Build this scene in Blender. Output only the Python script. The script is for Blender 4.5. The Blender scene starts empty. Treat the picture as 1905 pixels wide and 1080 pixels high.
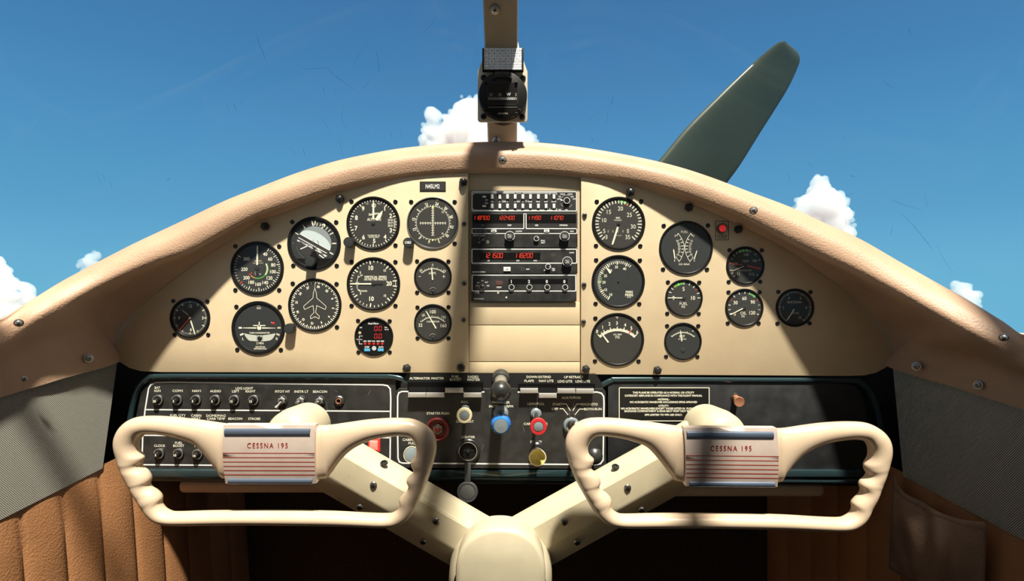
import bpy, math, random
from mathutils import Vector, Matrix
random.seed(7)
R = math.radians
D = 0.825          # eye to instrument panel, metres
EZ = 1.05          # eye height above the cabin floor
F = 1000.0         # focal length in pixels of the 1905 px frame
scene = bpy.context.scene
col = scene.collection
def W(u, v, y=0.0):
    k = (D + y) / F
    return Vector(((u - 952.5) * k, y, EZ + (540 - v) * k))
# sun travels along SD
SA, SB = -0.24, 2.40
SD = Vector((SA, 1.0, -SB)).normalized()

# ------------------------------------------------------------------ materials
M = {}
def mat(name, c, rough=0.5, metal=0.0, emit=None, es=0.0, spec=0.5, var=0.0, vscale=30.0, bump=0.0, bscale=200.0, coat=0.0, kind='noise', bd=0.001, rvar=0.0):
    m = bpy.data.materials.new(name); m.use_nodes = True
    nt = m.node_tree; b = nt.nodes['Principled BSDF']
    b.inputs['Base Color'].default_value = (*c, 1)
    b.inputs['Roughness'].default_value = rough
    b.inputs['Metallic'].default_value = metal
    b.inputs['Specular IOR Level'].default_value = spec
    b.inputs['Coat Weight'].default_value = coat
    b.inputs['Coat Roughness'].default_value = 0.12
    if emit:
        b.inputs['Emission Color'].default_value = (*emit, 1); b.inputs['Emission Strength'].default_value = es
    tc = nt.nodes.new('ShaderNodeTexCoord')
    if var > 0 or rvar > 0:
        n = nt.nodes.new('ShaderNodeTexNoise'); n.inputs['Scale'].default_value = vscale; n.inputs['Detail'].default_value = 5
        nt.links.new(tc.outputs['Object'], n.inputs['Vector'])
        if var > 0:
            mp = nt.nodes.new('ShaderNodeMapRange'); mp.inputs['To Min'].default_value = 1 - var; mp.inputs['To Max'].default_value = 1 + var
            mp.inputs['From Min'].default_value = 0.3; mp.inputs['From Max'].default_value = 0.7
            nt.links.new(n.outputs['Fac'], mp.inputs['Value'])
            mx = nt.nodes.new('ShaderNodeVectorMath'); mx.operation = 'SCALE'; mx.inputs[0].default_value = c
            nt.links.new(mp.outputs['Result'], mx.inputs['Scale']); nt.links.new(mx.outputs[0], b.inputs['Base Color'])
        if rvar > 0:
            mr = nt.nodes.new('ShaderNodeMapRange'); mr.inputs['To Min'].default_value = rough - rvar; mr.inputs['To Max'].default_value = rough + rvar
            mr.inputs['From Min'].default_value = 0.3; mr.inputs['From Max'].default_value = 0.7
            nt.links.new(n.outputs['Fac'], mr.inputs['Value']); nt.links.new(mr.outputs['Result'], b.inputs['Roughness'])
    if bump > 0:
        bp = nt.nodes.new('ShaderNodeBump'); bp.inputs['Strength'].default_value = bump; bp.inputs['Distance'].default_value = bd
        if kind == 'leather':
            t1 = nt.nodes.new('ShaderNodeTexVoronoi'); t1.inputs['Scale'].default_value = bscale
            t1.feature = 'F1'
            wn = nt.nodes.new('ShaderNodeTexNoise'); wn.inputs['Scale'].default_value = bscale * 0.9; wn.inputs['Detail'].default_value = 3
            nt.links.new(tc.outputs['Object'], wn.inputs['Vector'])
            ad = nt.nodes.new('ShaderNodeMath'); ad.operation = 'MULTIPLY_ADD'; ad.inputs[1].default_value = 0.8
            nt.links.new(tc.outputs['Object'], t1.inputs['Vector'])
            nt.links.new(t1.outputs['Distance'], ad.inputs[0]); nt.links.new(wn.outputs['Fac'], ad.inputs[2])
            nt.links.new(ad.outputs[0], bp.inputs['Height'])
        elif kind == 'noise':
            t1 = nt.nodes.new('ShaderNodeTexNoise'); t1.inputs['Scale'].default_value = bscale; t1.inputs['Detail'].default_value = 4
            nt.links.new(tc.outputs['Object'], t1.inputs['Vector']); nt.links.new(t1.outputs['Fac'], bp.inputs['Height'])
        nt.links.new(bp.outputs['Normal'], b.inputs['Normal'])
    M[name] = m
    return m
mat('panel_paint', (.665, .525, .335), .5, var=.04, vscale=25, bump=.12, bscale=350, bd=.0006, rvar=.08)
mat('panel_paint_center', (.63, .50, .315), .55, var=.05, vscale=18, bump=.1, bscale=300, bd=.0006)
mat('tan_leather', (.46, .295, .19), .52, var=.09, vscale=14, bump=.4, bscale=420, kind='leather', bd=.0009)
mat('knee_pad', (.74, .54, .38), .6, var=.08, vscale=14)
mat('brown_leather', (.40, .185, .078), .5, var=.16, vscale=12, bump=.38, bscale=380, kind='leather', bd=.0009)
mat('pocket_leather', (.28, .18, .12), .5, var=.2, vscale=18, bump=.35, bscale=360, kind='leather', bd=.0009)
mat('post_paint', (.33, .29, .215), .5, var=.04, vscale=20, bump=.1, bscale=400, bd=.0005)
mat('plate_cream', (.66, .57, .42), .5, var=.04, vscale=30)
mat('yoke_plastic', (.62, .475, .33), .34, var=.05, vscale=22, coat=.25, rvar=.06)
mat('column_paint', (.52, .455, .315), .36, var=.07, vscale=28, bump=.08, bscale=120, bd=.001, rvar=.1)
mat('black_plate', (.024, .0235, .022), .5, var=.22, vscale=60, bump=.15, bscale=500, bd=.0004, rvar=.12)
mat('black_housing', (.006, .006, .006), .6)
mat('glove_plate', (.02, .021, .022), .45, var=.2, vscale=40, rvar=.12)
mat('bezel_black', (.010, .0095, .009), .42, spec=.22)
mat('matte_black', (.006, .006, .006), .8, spec=.04)
mat('dial_black', (.032, .031, .027), .65, var=.04, vscale=40)
mat('dial_black_cool', (.026, .029, .029), .6, var=.05, vscale=40)
mat('dial_dark', (.02, .02, .018), .6)  # plain near-black for needle hubs, pointer tails and dark print
mat('ivory', (.82, .79, .62), .6)
mat('ivory_dim', (.45, .43, .35), .6)
mat('yellowish', (.75, .78, .35), .6)
mat('white_paint', (.80, .80, .77), .55)
mat('grey_paint', (.17, .17, .165), .6)
mat('green_mark', (.10, .42, .06), .6)
mat('red_mark', (.62, .05, .03), .6)
mat('orange_mark', (.70, .28, .05), .6)
mat('tan_mark', (.60, .53, .39), .6)
mat('screw_black', (.008, .008, .008), .35)
mat('knob_black', (.018, .018, .018), .32)
mat('knob_face', (.035, .038, .038), .4)
mat('ball_black', (.02, .02, .019), .33, coat=.15)
mat('steel', (.5, .49, .46), .34, .8)
mat('satin_metal', (.62, .60, .56), .34, .55)
mat('steel_dark', (.22, .22, .21), .38, 1.0)
mat('chrome', (.62, .66, .72), .16, 1.0)
mat('chrome_bar', (.22, .29, .40), .24, .7)
mat('alu_plate', (.74, .63, .54), .4, .3, var=.05, vscale=50, rvar=.06)
mat('red_line', (.38, .05, .03), .6, spec=.1)
mat('red_text', (.30, .025, .02), .6, spec=.1)
mat('rim_teal', (.028, .056, .064), .2, .35, coat=.7)
mat('knob_cream', (.78, .68, .42), .35, coat=.3)
mat('knob_center', (.19, .225, .235), .35, coat=.25)
mat('knob_blue', (.02, .16, .52), .25, coat=.5)
mat('knob_red', (.55, .03, .035), .3, coat=.4)
mat('primer_yellow', (.62, .52, .16), .5, var=.15, vscale=150)
mat('starter_red', (.16, .010, .008), .5)
mat('copper', (.45, .20, .11), .35, .2)
mat('switch_red', (.75, .03, .02), .35, emit=(1, .05, .03), es=.25)
mat('switch_red_lit', (.95, .25, .2), .35, emit=(1, .2, .15), es=.5)
mat('lamp_red', (.45, .008, .008), .2, emit=(1, .03, .03), es=.38, coat=.5)
mat('segment_red', (.3, .01, .005), .5, emit=(1, .06, .02), es=.75)
mat('segment_red2', (.3, .01, .01), .5, emit=(1, .04, .04), es=.42)
mat('led_red', (.55, .02, .015), .3)
mat('button_blue', (.09, .42, .68), .4)
mat('window_black', (.006, .006, .006), .3)
mat('ident_red', (.10, .045, .035), .5)
mat('rubber_cap', (.05, .052, .05), .6)
mat('rubber_cap_mid', (.075, .078, .074), .55)
mat('carpet', (.05, .03, .018), .9, var=.6, vscale=300)
mat('floor_black', (.006, .005, .004), .9)
mat('cabin_trim', (.55, .42, .28), .8)
mat('cloth_seat', (.42, .30, .19), .8)
mat('prop_green', (.040, .056, .041), .36, var=.1, vscale=4, rvar=.05)
mat('card_white', (.9, .9, .9), .5)
mat('card_ink', (.05, .05, .06), .6)
mat('sky_ball', (.60, .68, .68), .5)
mat('sky_ball_dark', (.27, .31, .31), .5)
mat('inclinometer', (.55, .58, .50), .4)
mat('placard_black', (.006, .006, .005), .5)
mat('grime', (.10, .13, .17), .8)

def ribbed(name, c1, c2):
    m = bpy.data.materials.new(name); m.use_nodes = True; nt = m.node_tree; b = nt.nodes['Principled BSDF']
    tc = nt.nodes.new('ShaderNodeTexCoord'); mp = nt.nodes.new('ShaderNodeMapping'); mp.inputs['Rotation'].default_value = (R(56), 0, 0)
    w = nt.nodes.new('ShaderNodeTexWave'); w.bands_direction = 'Z'; w.inputs['Scale'].default_value = 165; w.inputs['Distortion'].default_value = .9
    w.inputs['Detail'].default_value = 2; w.inputs['Detail Scale'].default_value = 1.5
    cr = nt.nodes.new('ShaderNodeMix'); cr.data_type = 'RGBA'
    cr.inputs[6].default_value = (*c1, 1); cr.inputs[7].default_value = (*c2, 1)
    nt.links.new(tc.outputs['Object'], mp.inputs['Vector']); nt.links.new(mp.outputs['Vector'], w.inputs['Vector'])
    nt.links.new(w.outputs['Fac'], cr.inputs[0]); nt.links.new(cr.outputs[2], b.inputs['Base Color'])
    bp = nt.nodes.new('ShaderNodeBump'); bp.inputs['Strength'].default_value = .7; bp.inputs['Distance'].default_value = .001
    nt.links.new(w.outputs['Fac'], bp.inputs['Height']); nt.links.new(bp.outputs['Normal'], b.inputs['Normal'])
    b.inputs['Roughness'].default_value = .85; M[name] = m
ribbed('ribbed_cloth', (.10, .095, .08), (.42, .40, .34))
ribbed('ribbed_cloth_right', (.14, .13, .105), (.66, .62, .52))  # same cloth, colours lightened to offset the shade on that wall

def glassmat(name, tint, gl, rough):
    m = bpy.data.materials.new(name); m.use_nodes = True; nt = m.node_tree
    for n in list(nt.nodes):
        if n.type == 'BSDF_PRINCIPLED': nt.nodes.remove(n)
    out = [n for n in nt.nodes if n.type == 'OUTPUT_MATERIAL'][0]
    t = nt.nodes.new('ShaderNodeBsdfTransparent'); t.inputs[0].default_value = (*tint, 1)
    g = nt.nodes.new('ShaderNodeBsdfGlossy'); g.inputs['Roughness'].default_value = rough
    mx = nt.nodes.new('ShaderNodeMixShader'); mx.inputs[0].default_value = gl
    nt.links.new(t.outputs[0], mx.inputs[1]); nt.links.new(g.outputs[0], mx.inputs[2]); nt.links.new(mx.outputs[0], out.inputs[0])
    M[name] = m
glassmat('dial_glass', (.99, .99, .99), .014, .1)
glassmat('windshield_glass', (.975, .985, .99), .004, .02)
glassmat('clear_sleeve', (.97, .95, .95), .05, .12)
glassmat('scratch', (.62, .72, .80), .0, .5)

def cloudmat():
    m = bpy.data.materials.new('cloud'); m.use_nodes = True; nt = m.node_tree
    out = [n for n in nt.nodes if n.type == 'OUTPUT_MATERIAL'][0]
    for n in list(nt.nodes):
        if n.type == 'BSDF_PRINCIPLED': nt.nodes.remove(n)
    d = nt.nodes.new('ShaderNodeVolumeScatter'); d.inputs['Color'].default_value = (.70, .85, .88, 1); d.inputs['Density'].default_value = .16; d.inputs['Anisotropy'].default_value = 0.0
    nt.links.new(d.outputs[0], out.inputs['Volume'])
    M['cloud'] = m
cloudmat()

# ------------------------------------------------------------------ glyphs
_gc = {}
def _ev(s, bold):
    cu = bpy.data.curves.new('g', 'FONT'); cu.body = s; cu.size = 1; cu.resolution_u = 3; cu.offset = bold
    o = bpy.data.objects.new('g', cu); col.objects.link(o)
    dg = bpy.context.evaluated_depsgraph_get(); dg.update()
    me = bpy.data.meshes.new_from_object(o.evaluated_get(dg))
    vs = [(v.co.x, v.co.y) for v in me.vertices]; fs = [tuple(p.vertices) for p in me.polygons]
    bpy.data.objects.remove(o); bpy.data.curves.remove(cu); bpy.data.meshes.remove(me)
    return vs, fs
def _wd(vs):
    xs = [v[0] for v in vs]; return max(xs) - min(xs)
_hh = {}
def glyph(ch, bold):
    key = (ch, bold)
    if key not in _gc:
        if bold not in _hh:
            v, _ = _ev('H', bold); v2, _ = _ev('HH', bold)
            ys = [p[1] for p in v]; _hh[bold] = (min(ys), max(ys), _wd(v2) - _wd(v), _wd(v2), min(p[0] for p in v))
        y0, y1, _, w2, _x = _hh[bold]
        if ch == ' ':
            _gc[key] = ([], [], .34)
        else:
            v, f = _ev(ch, bold)
            v3, _ = _ev('H' + ch + 'H', bold)
            adv = _wd(v3) - w2
            h = y1 - y0
            _gc[key] = ([(p[0] / h, (p[1] - y0) / h) for p in v], f, adv / h)
    return _gc[key]

# ------------------------------------------------------------------ builder
def circ(r, n=48, cx=0, cy=0, a0=0):
    return [(cx + r * math.sin(R(a0) + 2 * math.pi * i / n), cy - r * math.cos(R(a0) + 2 * math.pi * i / n)) for i in range(n)]
def arcp(r, a0, a1, cx=0, cy=0, n=None):
    n = n or max(2, int(abs(a1 - a0) / 6) + 1)
    return [(cx + r * math.sin(R(a0 + (a1 - a0) * i / n)), cy - r * math.cos(R(a0 + (a1 - a0) * i / n))) for i in range(n + 1)]
def rrect(x0, y0, x1, y1, r, n=5):
    p = []
    for cx, cy, a in ((x1 - r, y0 + r, 0), (x1 - r, y1 - r, 90), (x0 + r, y1 - r, 180), (x0 + r, y0 + r, 270)):
        for i in range(n + 1):
            t = R(a + 90 * i / n); p.append((cx + r * math.sin(t), cy - r * math.cos(t)))
    return p
def cr(p0, p1, p2, p3, t):
    return 0.5 * ((2 * p1) + (p2 - p0) * t + (2 * p0 - 5 * p1 + 4 * p2 - p3) * t * t + (3 * p1 - p0 - 3 * p2 + p3) * t ** 3)
def spline(pts, n, closed=False):
    L = len(pts); out = []
    seg = L if closed else L - 1
    for i in range(seg):
        g = (lambda j: pts[j % L]) if closed else (lambda j: pts[min(max(j, 0), L - 1)])
        for k in range(n): out.append(cr(g(i - 1), g(i), g(i + 1), g(i + 2), k / n))
    if not closed: out.append(pts[-1])
    return out
def spline2(pts, n, closed=False):
    return [(p.x, p.y) for p in spline([Vector((a, b)) for a, b in pts], n, closed)]
def inset(pts, w):
    n = len(pts); out = []
    A = sum(pts[i][0] * pts[(i + 1) % n][1] - pts[(i + 1) % n][0] * pts[i][1] for i in range(n))
    s = 1 if A > 0 else -1
    for i in range(n):
        p0, p1, p2 = Vector(pts[i - 1]), Vector(pts[i]), Vector(pts[(i + 1) % n])
        d1 = (p1 - p0); d2 = (p2 - p1)
        if d1.length < 1e-9 or d2.length < 1e-9: out.append(tuple(p1)); continue
        d1.normalize(); d2.normalize()
        n1 = Vector((-d1.y, d1.x)) * s; n2 = Vector((-d2.y, d2.x)) * s
        m = (n1 + n2)
        if m.length < 1e-6: m = n1
        m.normalize(); c = max(.35, m.dot(n1)); q = p1 + m * (w / c); out.append((q.x, q.y))
    return out
WL = {}
class B:
    """mesh builder; 2-D calls take pixels (right, down) from (cu, cv) on the plane y0; d = metres towards the viewer"""
    def __init__(s, ou, ov, y0=0.0, rel=True, org=None, m='black_plate'):
        s.K = (D + y0) / F; s.y0 = y0
        s.cu, s.cv = (ou, ov) if rel else (0, 0)
        s.org = org if org is not None else Vector(((ou - 952.5) * s.K, y0, EZ + (540 - ov) * s.K))
        s.v = []; s.f = []; s.mi = []; s.ms = []; s.m = m
    def P(s, u, v, d=0.0):
        return Vector(((u + s.cu - 952.5) * s.K, s.y0 - d, EZ + (540 - v - s.cv) * s.K))
    def _m(s, m):
        m = m or s.m
        if m not in s.ms: s.ms.append(m)
        return s.ms.index(m)
    def add(s, vs, fs, m=None):
        o = len(s.v); s.v += [tuple(Vector(p) - s.org) for p in vs]; k = s._m(m)
        for f in fs: s.f.append(tuple(i + o for i in f)); s.mi.append(k)
    def poly(s, pts, d=0, m=None):
        s.add([s.P(a, b, d) for a, b in pts], [tuple(range(len(pts)))], m)
    def rect(s, x0, y0, x1, y1, d=0, m=None): s.poly([(x0, y0), (x0, y1), (x1, y1), (x1, y0)], d, m)
    def disc(s, r, d=0, m=None, cx=0, cy=0, n=40): s.poly(circ(r, n, cx, cy), d, m)
    def strip(s, pts, w, d=0, m=None, closed=False):
        n = len(pts); L = []; Rr = []
        for i in range(n):
            p = Vector(pts[i])
            a = Vector(pts[(i - 1) % n]) if (i > 0 or closed) else None
            b = Vector(pts[(i + 1) % n]) if (i < n - 1 or closed) else None
            d1 = (p - a).normalized() if a is not None else None
            d2 = (b - p).normalized() if b is not None else None
            if d1 is None: d1 = d2
            if d2 is None: d2 = d1
            n1 = Vector((-d1.y, d1.x)); n2 = Vector((-d2.y, d2.x)); mm = n1 + n2
            if mm.length < 1e-6: mm = n1
            mm.normalize(); q = mm * (w / 2 / max(.4, mm.dot(n1)))
            L.append(p + q); Rr.append(p - q)
        vs = [s.P(p.x, p.y, d) for p in L] + [s.P(p.x, p.y, d) for p in Rr]
        fs = [(i, (i + 1) % n, n + (i + 1) % n, n + i) for i in range(n if closed else n - 1)]
        s.add(vs, fs, m)
    def line(s, x0, y0, x1, y1, w, d=0, m=None): s.strip([(x0, y0), (x1, y1)], w, d, m)
    def ring(s, r, w, d=0, m=None, cx=0, cy=0, n=40): s.strip(circ(r, n, cx, cy), w, d, m, True)
    def arc(s, r, a0, a1, w, d=0, m=None, cx=0, cy=0): s.strip(arcp(r, a0, a1, cx, cy), w, d, m)
    def tick(s, a, r0, r1, w, d=0, m=None, cx=0, cy=0):
        x, y = math.sin(R(a)), -math.cos(R(a)); s.line(cx + x * r0, cy + y * r0, cx + x * r1, cy + y * r1, w, d, m)
    def text(s, t, u, v, h, d=0, m=None, rot=0, w=None, sx=.92, bold=.012, shear=0, al='c', track=0.0):
        vs = []; fs = []; x = 0
        for ch in t:
            gv, gf, adv = glyph(ch, bold)
            o = len(vs); vs += [(p[0] + x, p[1]) for p in gv]; fs += [tuple(i + o for i in f) for f in gf]; x += adv + track
        if not vs: return
        x0 = min(p[0] for p in vs); x1 = max(p[0] for p in vs)
        k = (w / (x1 - x0)) if w else h * sx
        c, sn = math.cos(R(rot)), math.sin(R(rot)); out = []
        off = {'c': (x0 + x1) / 2, 'l': x0, 'r': x1}[al]
        for p in vs:
            a = (p[0] - off + shear * (p[1] - .5)) * k; b = -(p[1] - .5) * h
            out.append(s.P(u + a * c - b * sn, v + a * sn + b * c, d))
        s.add(out, fs, m)
    def seg7(s, t, u, v, h, w, d=0, m=None, shear=.12, gap=None, th=None):
        """red segment digits, centred on v, from u to the right, w wide each"""
        gap = gap or w * .45; th = th or h * .11; x = u
        S = {'0': 'abcdef', '1': 'bc', '2': 'abged', '3': 'abgcd', '4': 'fgbc', '5': 'afgcd', '6': 'afgedc', '7': 'fabc', '8': 'abcdefg', '9': 'abcfgd'}
        for ch in t:
            if ch == '.':
                q = h / 2; s.rect(x - gap * .75, v + q - th, x - gap * .75 + th, v + q, d, m); continue
            if ch != ' ':
                e = th * .35
                for g in S[ch]:
                    a = {'a': (e, 0, w - e, 0), 'd': (e, h, w - e, h), 'g': (e, h / 2, w - e, h / 2), 'f': (0, e, 0, h / 2 - e), 'e': (0, h / 2 + e, 0, h - e),
                         'b': (w, e, w, h / 2 - e), 'c': (w, h / 2 + e, w, h - e)}[g]
                    q = lambda px, py: (x + px + shear * (h / 2 - py), v - h / 2 + py)
                    s.strip([q(a[0], a[1]), q(a[2], a[3])], th, d, m)
            x += w + gap
    def lathe(s, prof, m=None, cx=0, cy=0, n=40, a0=0, axis=None, px=True):
        """prof: (radius px, d m[, material]) from the back outwards"""
        for i in range(len(prof) - 1):
            r0, d0 = prof[i][:2]; r1, d1 = prof[i + 1][:2]; mm = prof[i + 1][2] if len(prof[i + 1]) > 2 else m
            A = [s.P(a, b, d0) for a, b in circ(max(r0, 1e-4), n, cx, cy, a0)]; C = [s.P(a, b, d1) for a, b in circ(max(r1, 1e-4), n, cx, cy, a0)]
            s.add(A + C, [(j, (j + 1) % n, n + (j + 1) % n, n + j) for j in range(n)], mm)
    def prism(s, pts, d0, d1, m=None, bev=0.0, bd=None, mt=None):
        """extrude a pixel outline from depth d0 to d1; bev px chamfer on the front"""
        n = len(pts); bd = bev * s.K if bd is None else bd
        rings = [(pts, d0), (pts, d1 - bd)]
        if bev > 0:
            rings.append((inset(pts, bev * .3), d1 - bd * .3)); rings.append((inset(pts, bev), d1))
        vs = [];
        for pp, dd in rings: vs += [s.P(a, b, dd) for a, b in pp]
        fs = []
        for k in range(len(rings) - 1): fs += [(k * n + j, k * n + (j + 1) % n, (k + 1) * n + (j + 1) % n, (k + 1) * n + j) for j in range(n)]
        s.add(vs, fs, m)
        s.add([s.P(a, b, rings[-1][1]) for a, b in rings[-1][0]], [tuple(range(n))], mt or m)
        s.add([s.P(a, b, d0) for a, b in pts], [tuple(range(n))], m)
    def box(s, x0, y0, x1, y1, d0, d1, m=None, bev=0.0, r=0.0):
        s.prism(rrect(x0, y0, x1, y1, r) if r > 0 else [(x0, y0), (x1, y0), (x1, y1), (x0, y1)], d0, d1, m, bev)
    def tube(s, pts, rad, m=None, n=14, closed=False, ry=None, up=Vector((0, 1, 0)), cap=True):
        """sweep an ellipse (rad in plane, ry along `up`) along world points"""
        L = len(pts); vs = []; fs = []
        for i in range(L):
            a = pts[(i - 1) % L] if (closed or i > 0) else pts[i]; b = pts[(i + 1) % L] if (closed or i < L - 1) else pts[i]
            t = (b - a).normalized(); sd = t.cross(up).normalized(); u2 = sd.cross(t).normalized()
            rr = rad[i] if isinstance(rad, (list, tuple)) else rad; r2 = (ry[i] if isinstance(ry, (list, tuple)) else ry) or rr
            for j in range(n):
                q = 2 * math.pi * j / n; vs.append(pts[i] + sd * (rr * math.cos(q)) + u2 * (r2 * math.sin(q)))
        for i in range(L if closed else L - 1):
            k = (i + 1) % L
            fs += [(i * n + j, i * n + (j + 1) % n, k * n + (j + 1) % n, k * n + j) for j in range(n)]
        if not closed and cap:
            fs.append(tuple(range(n))); fs.append(tuple((L - 1) * n + j for j in range(n)))
        s.add(vs, fs, m)
    def grid(s, rows, m=None, closed=False):
        n = len(rows[0]); vs = [p for r in rows for p in r]
        fs = [(i * n + j, i * n + (j + 1) % n, (i + 1) * n + (j + 1) % n, (i + 1) * n + j) for i in range(len(rows) - 1) for j in range(n if closed else n - 1)]
        s.add(vs, fs, m)
    def wbox(s, a, b, m=None):
        x0, y0, z0 = a; x1, y1, z1 = b
        s.add([(x0, y0, z0), (x1, y0, z0), (x1, y1, z0), (x0, y1, z0), (x0, y0, z1), (x1, y0, z1), (x1, y1, z1), (x0, y1, z1)],
              [(0, 1, 2, 3), (4, 5, 6, 7), (0, 1, 5, 4), (1, 2, 6, 5), (2, 3, 7, 6), (3, 0, 4, 7)], m)
    def make(s, name, parent=None, smooth=32, bevel=0, label=None, cat=None, group=None, kind=None, fixn=True):
        import bmesh
        me = bpy.data.meshes.new(name); me.from_pydata(s.v, [], s.f)
        for m in s.ms: me.materials.append(M[m])
        me.polygons.foreach_set('material_index', s.mi)
        if fixn:
            bm = bmesh.new(); bm.from_mesh(me); bmesh.ops.remove_doubles(bm, verts=bm.verts, dist=2e-6)
            bmesh.ops.recalc_face_normals(bm, faces=bm.faces); bm.to_mesh(me); bm.free()
        if smooth:
            me.polygons.foreach_set('use_smooth', [True] * len(me.polygons)); me.set_sharp_from_angle(angle=R(smooth))
        me.update()
        o = bpy.data.objects.new(name, me); col.objects.link(o)
        if bevel:
            bv = o.modifiers.new('b', 'BEVEL'); bv.width = bevel; bv.segments = 3; bv.limit_method = 'ANGLE'; bv.angle_limit = R(35)
        put(o, s.org, parent); tag(o, label, cat, group, kind)
        return o
def put(o, loc, parent=None):
    WL[o.name] = Vector(loc)
    if parent is not None:
        o.parent = parent; o.location = Vector(loc) - WL[parent.name]
    else: o.location = loc
def tag(o, label=None, cat=None, group=None, kind=None):
    if label: o['label'] = label
    if cat: o['category'] = cat
    if group: o['group'] = group
    if kind: o['kind'] = kind
    elif cat and 'kind' not in o: o['kind'] = 'thing'
    return o
def thing(name, label, cat, loc, group=None, kind=None):
    o = bpy.data.objects.new(name, None); o.empty_display_size = .01; col.objects.link(o); put(o, loc); tag(o, label, cat, group, kind); return o
def clone(o, loc, parent=None, name=None):
    c = o.copy(); col.objects.link(c)
    for k in list(c.keys()):
        if k in ('label', 'category', 'group'): del c[k]
    if parent is None: c.parent = None
    put(c, loc, parent); return c

# ------------------------------------------------------------------ screws
_sc = {}
def screw(u, v, y, r, style, parent, rot=None, label=None):
    key = (style, round(r, 1), round(y, 2))
    loc = W(u, v, y)
    if key not in _sc:
        b = B(u, v, y)
        if style == 'black':
            b.lathe([(r, 0), (r, .0016), (r * .85, .0024), (r * .5, .0026), (r * .42, .0012), (0, .0012)], 'screw_black', n=20)
        elif style == 'hex':
            b.lathe([(r, 0), (r, .0035), (r * .93, .0045), (r * .75, .0047)], 'knob_black', n=6, a0=15)
            b.lathe([(r * .75, .0047), (r * .66, .0064), (r * .35, .0076), (0, .008)], 'knob_black', n=18)
        elif style == 'bolt':
            b.lathe([(r, 0), (r * .98, .001), (r * .8, .0024), (r * .4, .0032), (0, .0034)], 'steel', n=20)
            for a in (25, 115): b.strip([(-r * .5 * math.cos(R(a)), -r * .5 * math.sin(R(a))), (r * .5 * math.cos(R(a)), r * .5 * math.sin(R(a)))], r * .18, .0037, 'screw_black')
        elif style == 'dark':
            b.lathe([(r, 0), (r, .001), (r * .8, .0022), (r * .4, .0028), (0, .003)], 'steel_dark', n=20)
            for a in (5, 95): b.strip([(-r * .5 * math.cos(R(a)), -r * .5 * math.sin(R(a))), (r * .5 * math.cos(R(a)), r * .5 * math.sin(R(a)))], r * .26, .0033, 'screw_black')
        elif style == 'washer':
            b.lathe([(r * 1.25, 0), (r * 1.25, .001), (r, .0012), (r * .95, .002), (r * .8, .0034), (r * .35, .0045), (0, .0047)], 'steel', n=22)
            for a in (15, 105): b.strip([(-r * .5 * math.cos(R(a)), -r * .5 * math.sin(R(a))), (r * .5 * math.cos(R(a)), r * .5 * math.sin(R(a)))], r * .2, .005, 'screw_black')
        _sc[key] = b.make('screw' if style != 'hex' else 'hex_bolt', parent)
        o = _sc[key]
    else:
        o = clone(_sc[key], loc, parent)
    if rot: o.rotation_euler = rot
    return o
# ------------------------------------------------------------------ round gauges
DF, DM, DN = .0012, .0016, .0030      # dial face, markings, needle heights above the panel
GG = 'round instruments in the beige panel'
def gauge(name, label, u, v, r, ri, face, dial='dial_black', ring=None, so=None, skip=(), soff=None, glass=True):
    t = thing(name, label, 'gauge', W(u, v, 0), GG); t.scale = (1, .38, 1)
    b = B(u, v)
    if ring:
        b.lathe([(r, 0), (r, .003), (r - .6, .0042), (r - 2, .0044), (r - 2.4, .0036, 'bezel_black'), (ri, .0030, 'bezel_black'), (ri - .4, DF, 'bezel_black')], ring, n=72)
    else:
        b.lathe([(r, 0), (r, .0035), (r - .8, .0050), (r - 2.6, .0052), (ri + .6, .0040), (ri, .0022), (ri - .2, DF)], 'bezel_black', n=72)
    b.make('bezel', t, smooth=40)
    b = B(u, v, m='ivory'); b.disc(ri + .3, DF, dial, n=64); needles = face(b); b.make('dial', t, smooth=0)
    for nm, fn in (needles or []):
        b = B(u, v, m='ivory'); fn(b); b.make(nm, t)
    if glass:
        b = B(u, v); b.disc(ri + .2, .0040 if not ring else .0036, 'dial_glass', n=48); b.make('glass', t)
    so = so if so is not None else r * .82
    pts = soff or [(-so, -so), (so, -so), (-so, so), (so, so)]
    for i, (a, c) in enumerate(pts):
        if i in skip: continue
        screw(u + a, v + c, 0, 4.1 if r > 40 else 3.9, 'black', t)
    return t
def needle(b, a, r0, r1, w0, w1=None, m='ivory', d=DN, tip=3.0, th=.0005):
    """flat pointer with real thickness"""
    s_, c_ = math.sin(R(a)), -math.cos(R(a)); w1 = w1 if w1 is not None else w0
    px, py = -c_, s_
    q = lambda r, w: (s_ * r + px * w / 2, c_ * r + py * w / 2)
    pts = [q(r0, w0), q(r1 - tip, w1), (s_ * r1, c_ * r1), q(r1 - tip, -w1), q(r0, -w0)]
    b.prism(pts, d - th, d, m)
def hub(b, r=4, d0=DM, d1=.0034, m='dial_dark'):
    b.lathe([(r, d0), (r, d1 - .0004), (r - .6, d1), (0, d1)], m, n=20)
def nums(b, L, h, d=DM, m='ivory', bold=.016, sx=.92):
    for t, x, y in L: b.text(t, x, y, h, d, m, bold=bold, sx=sx)

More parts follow.
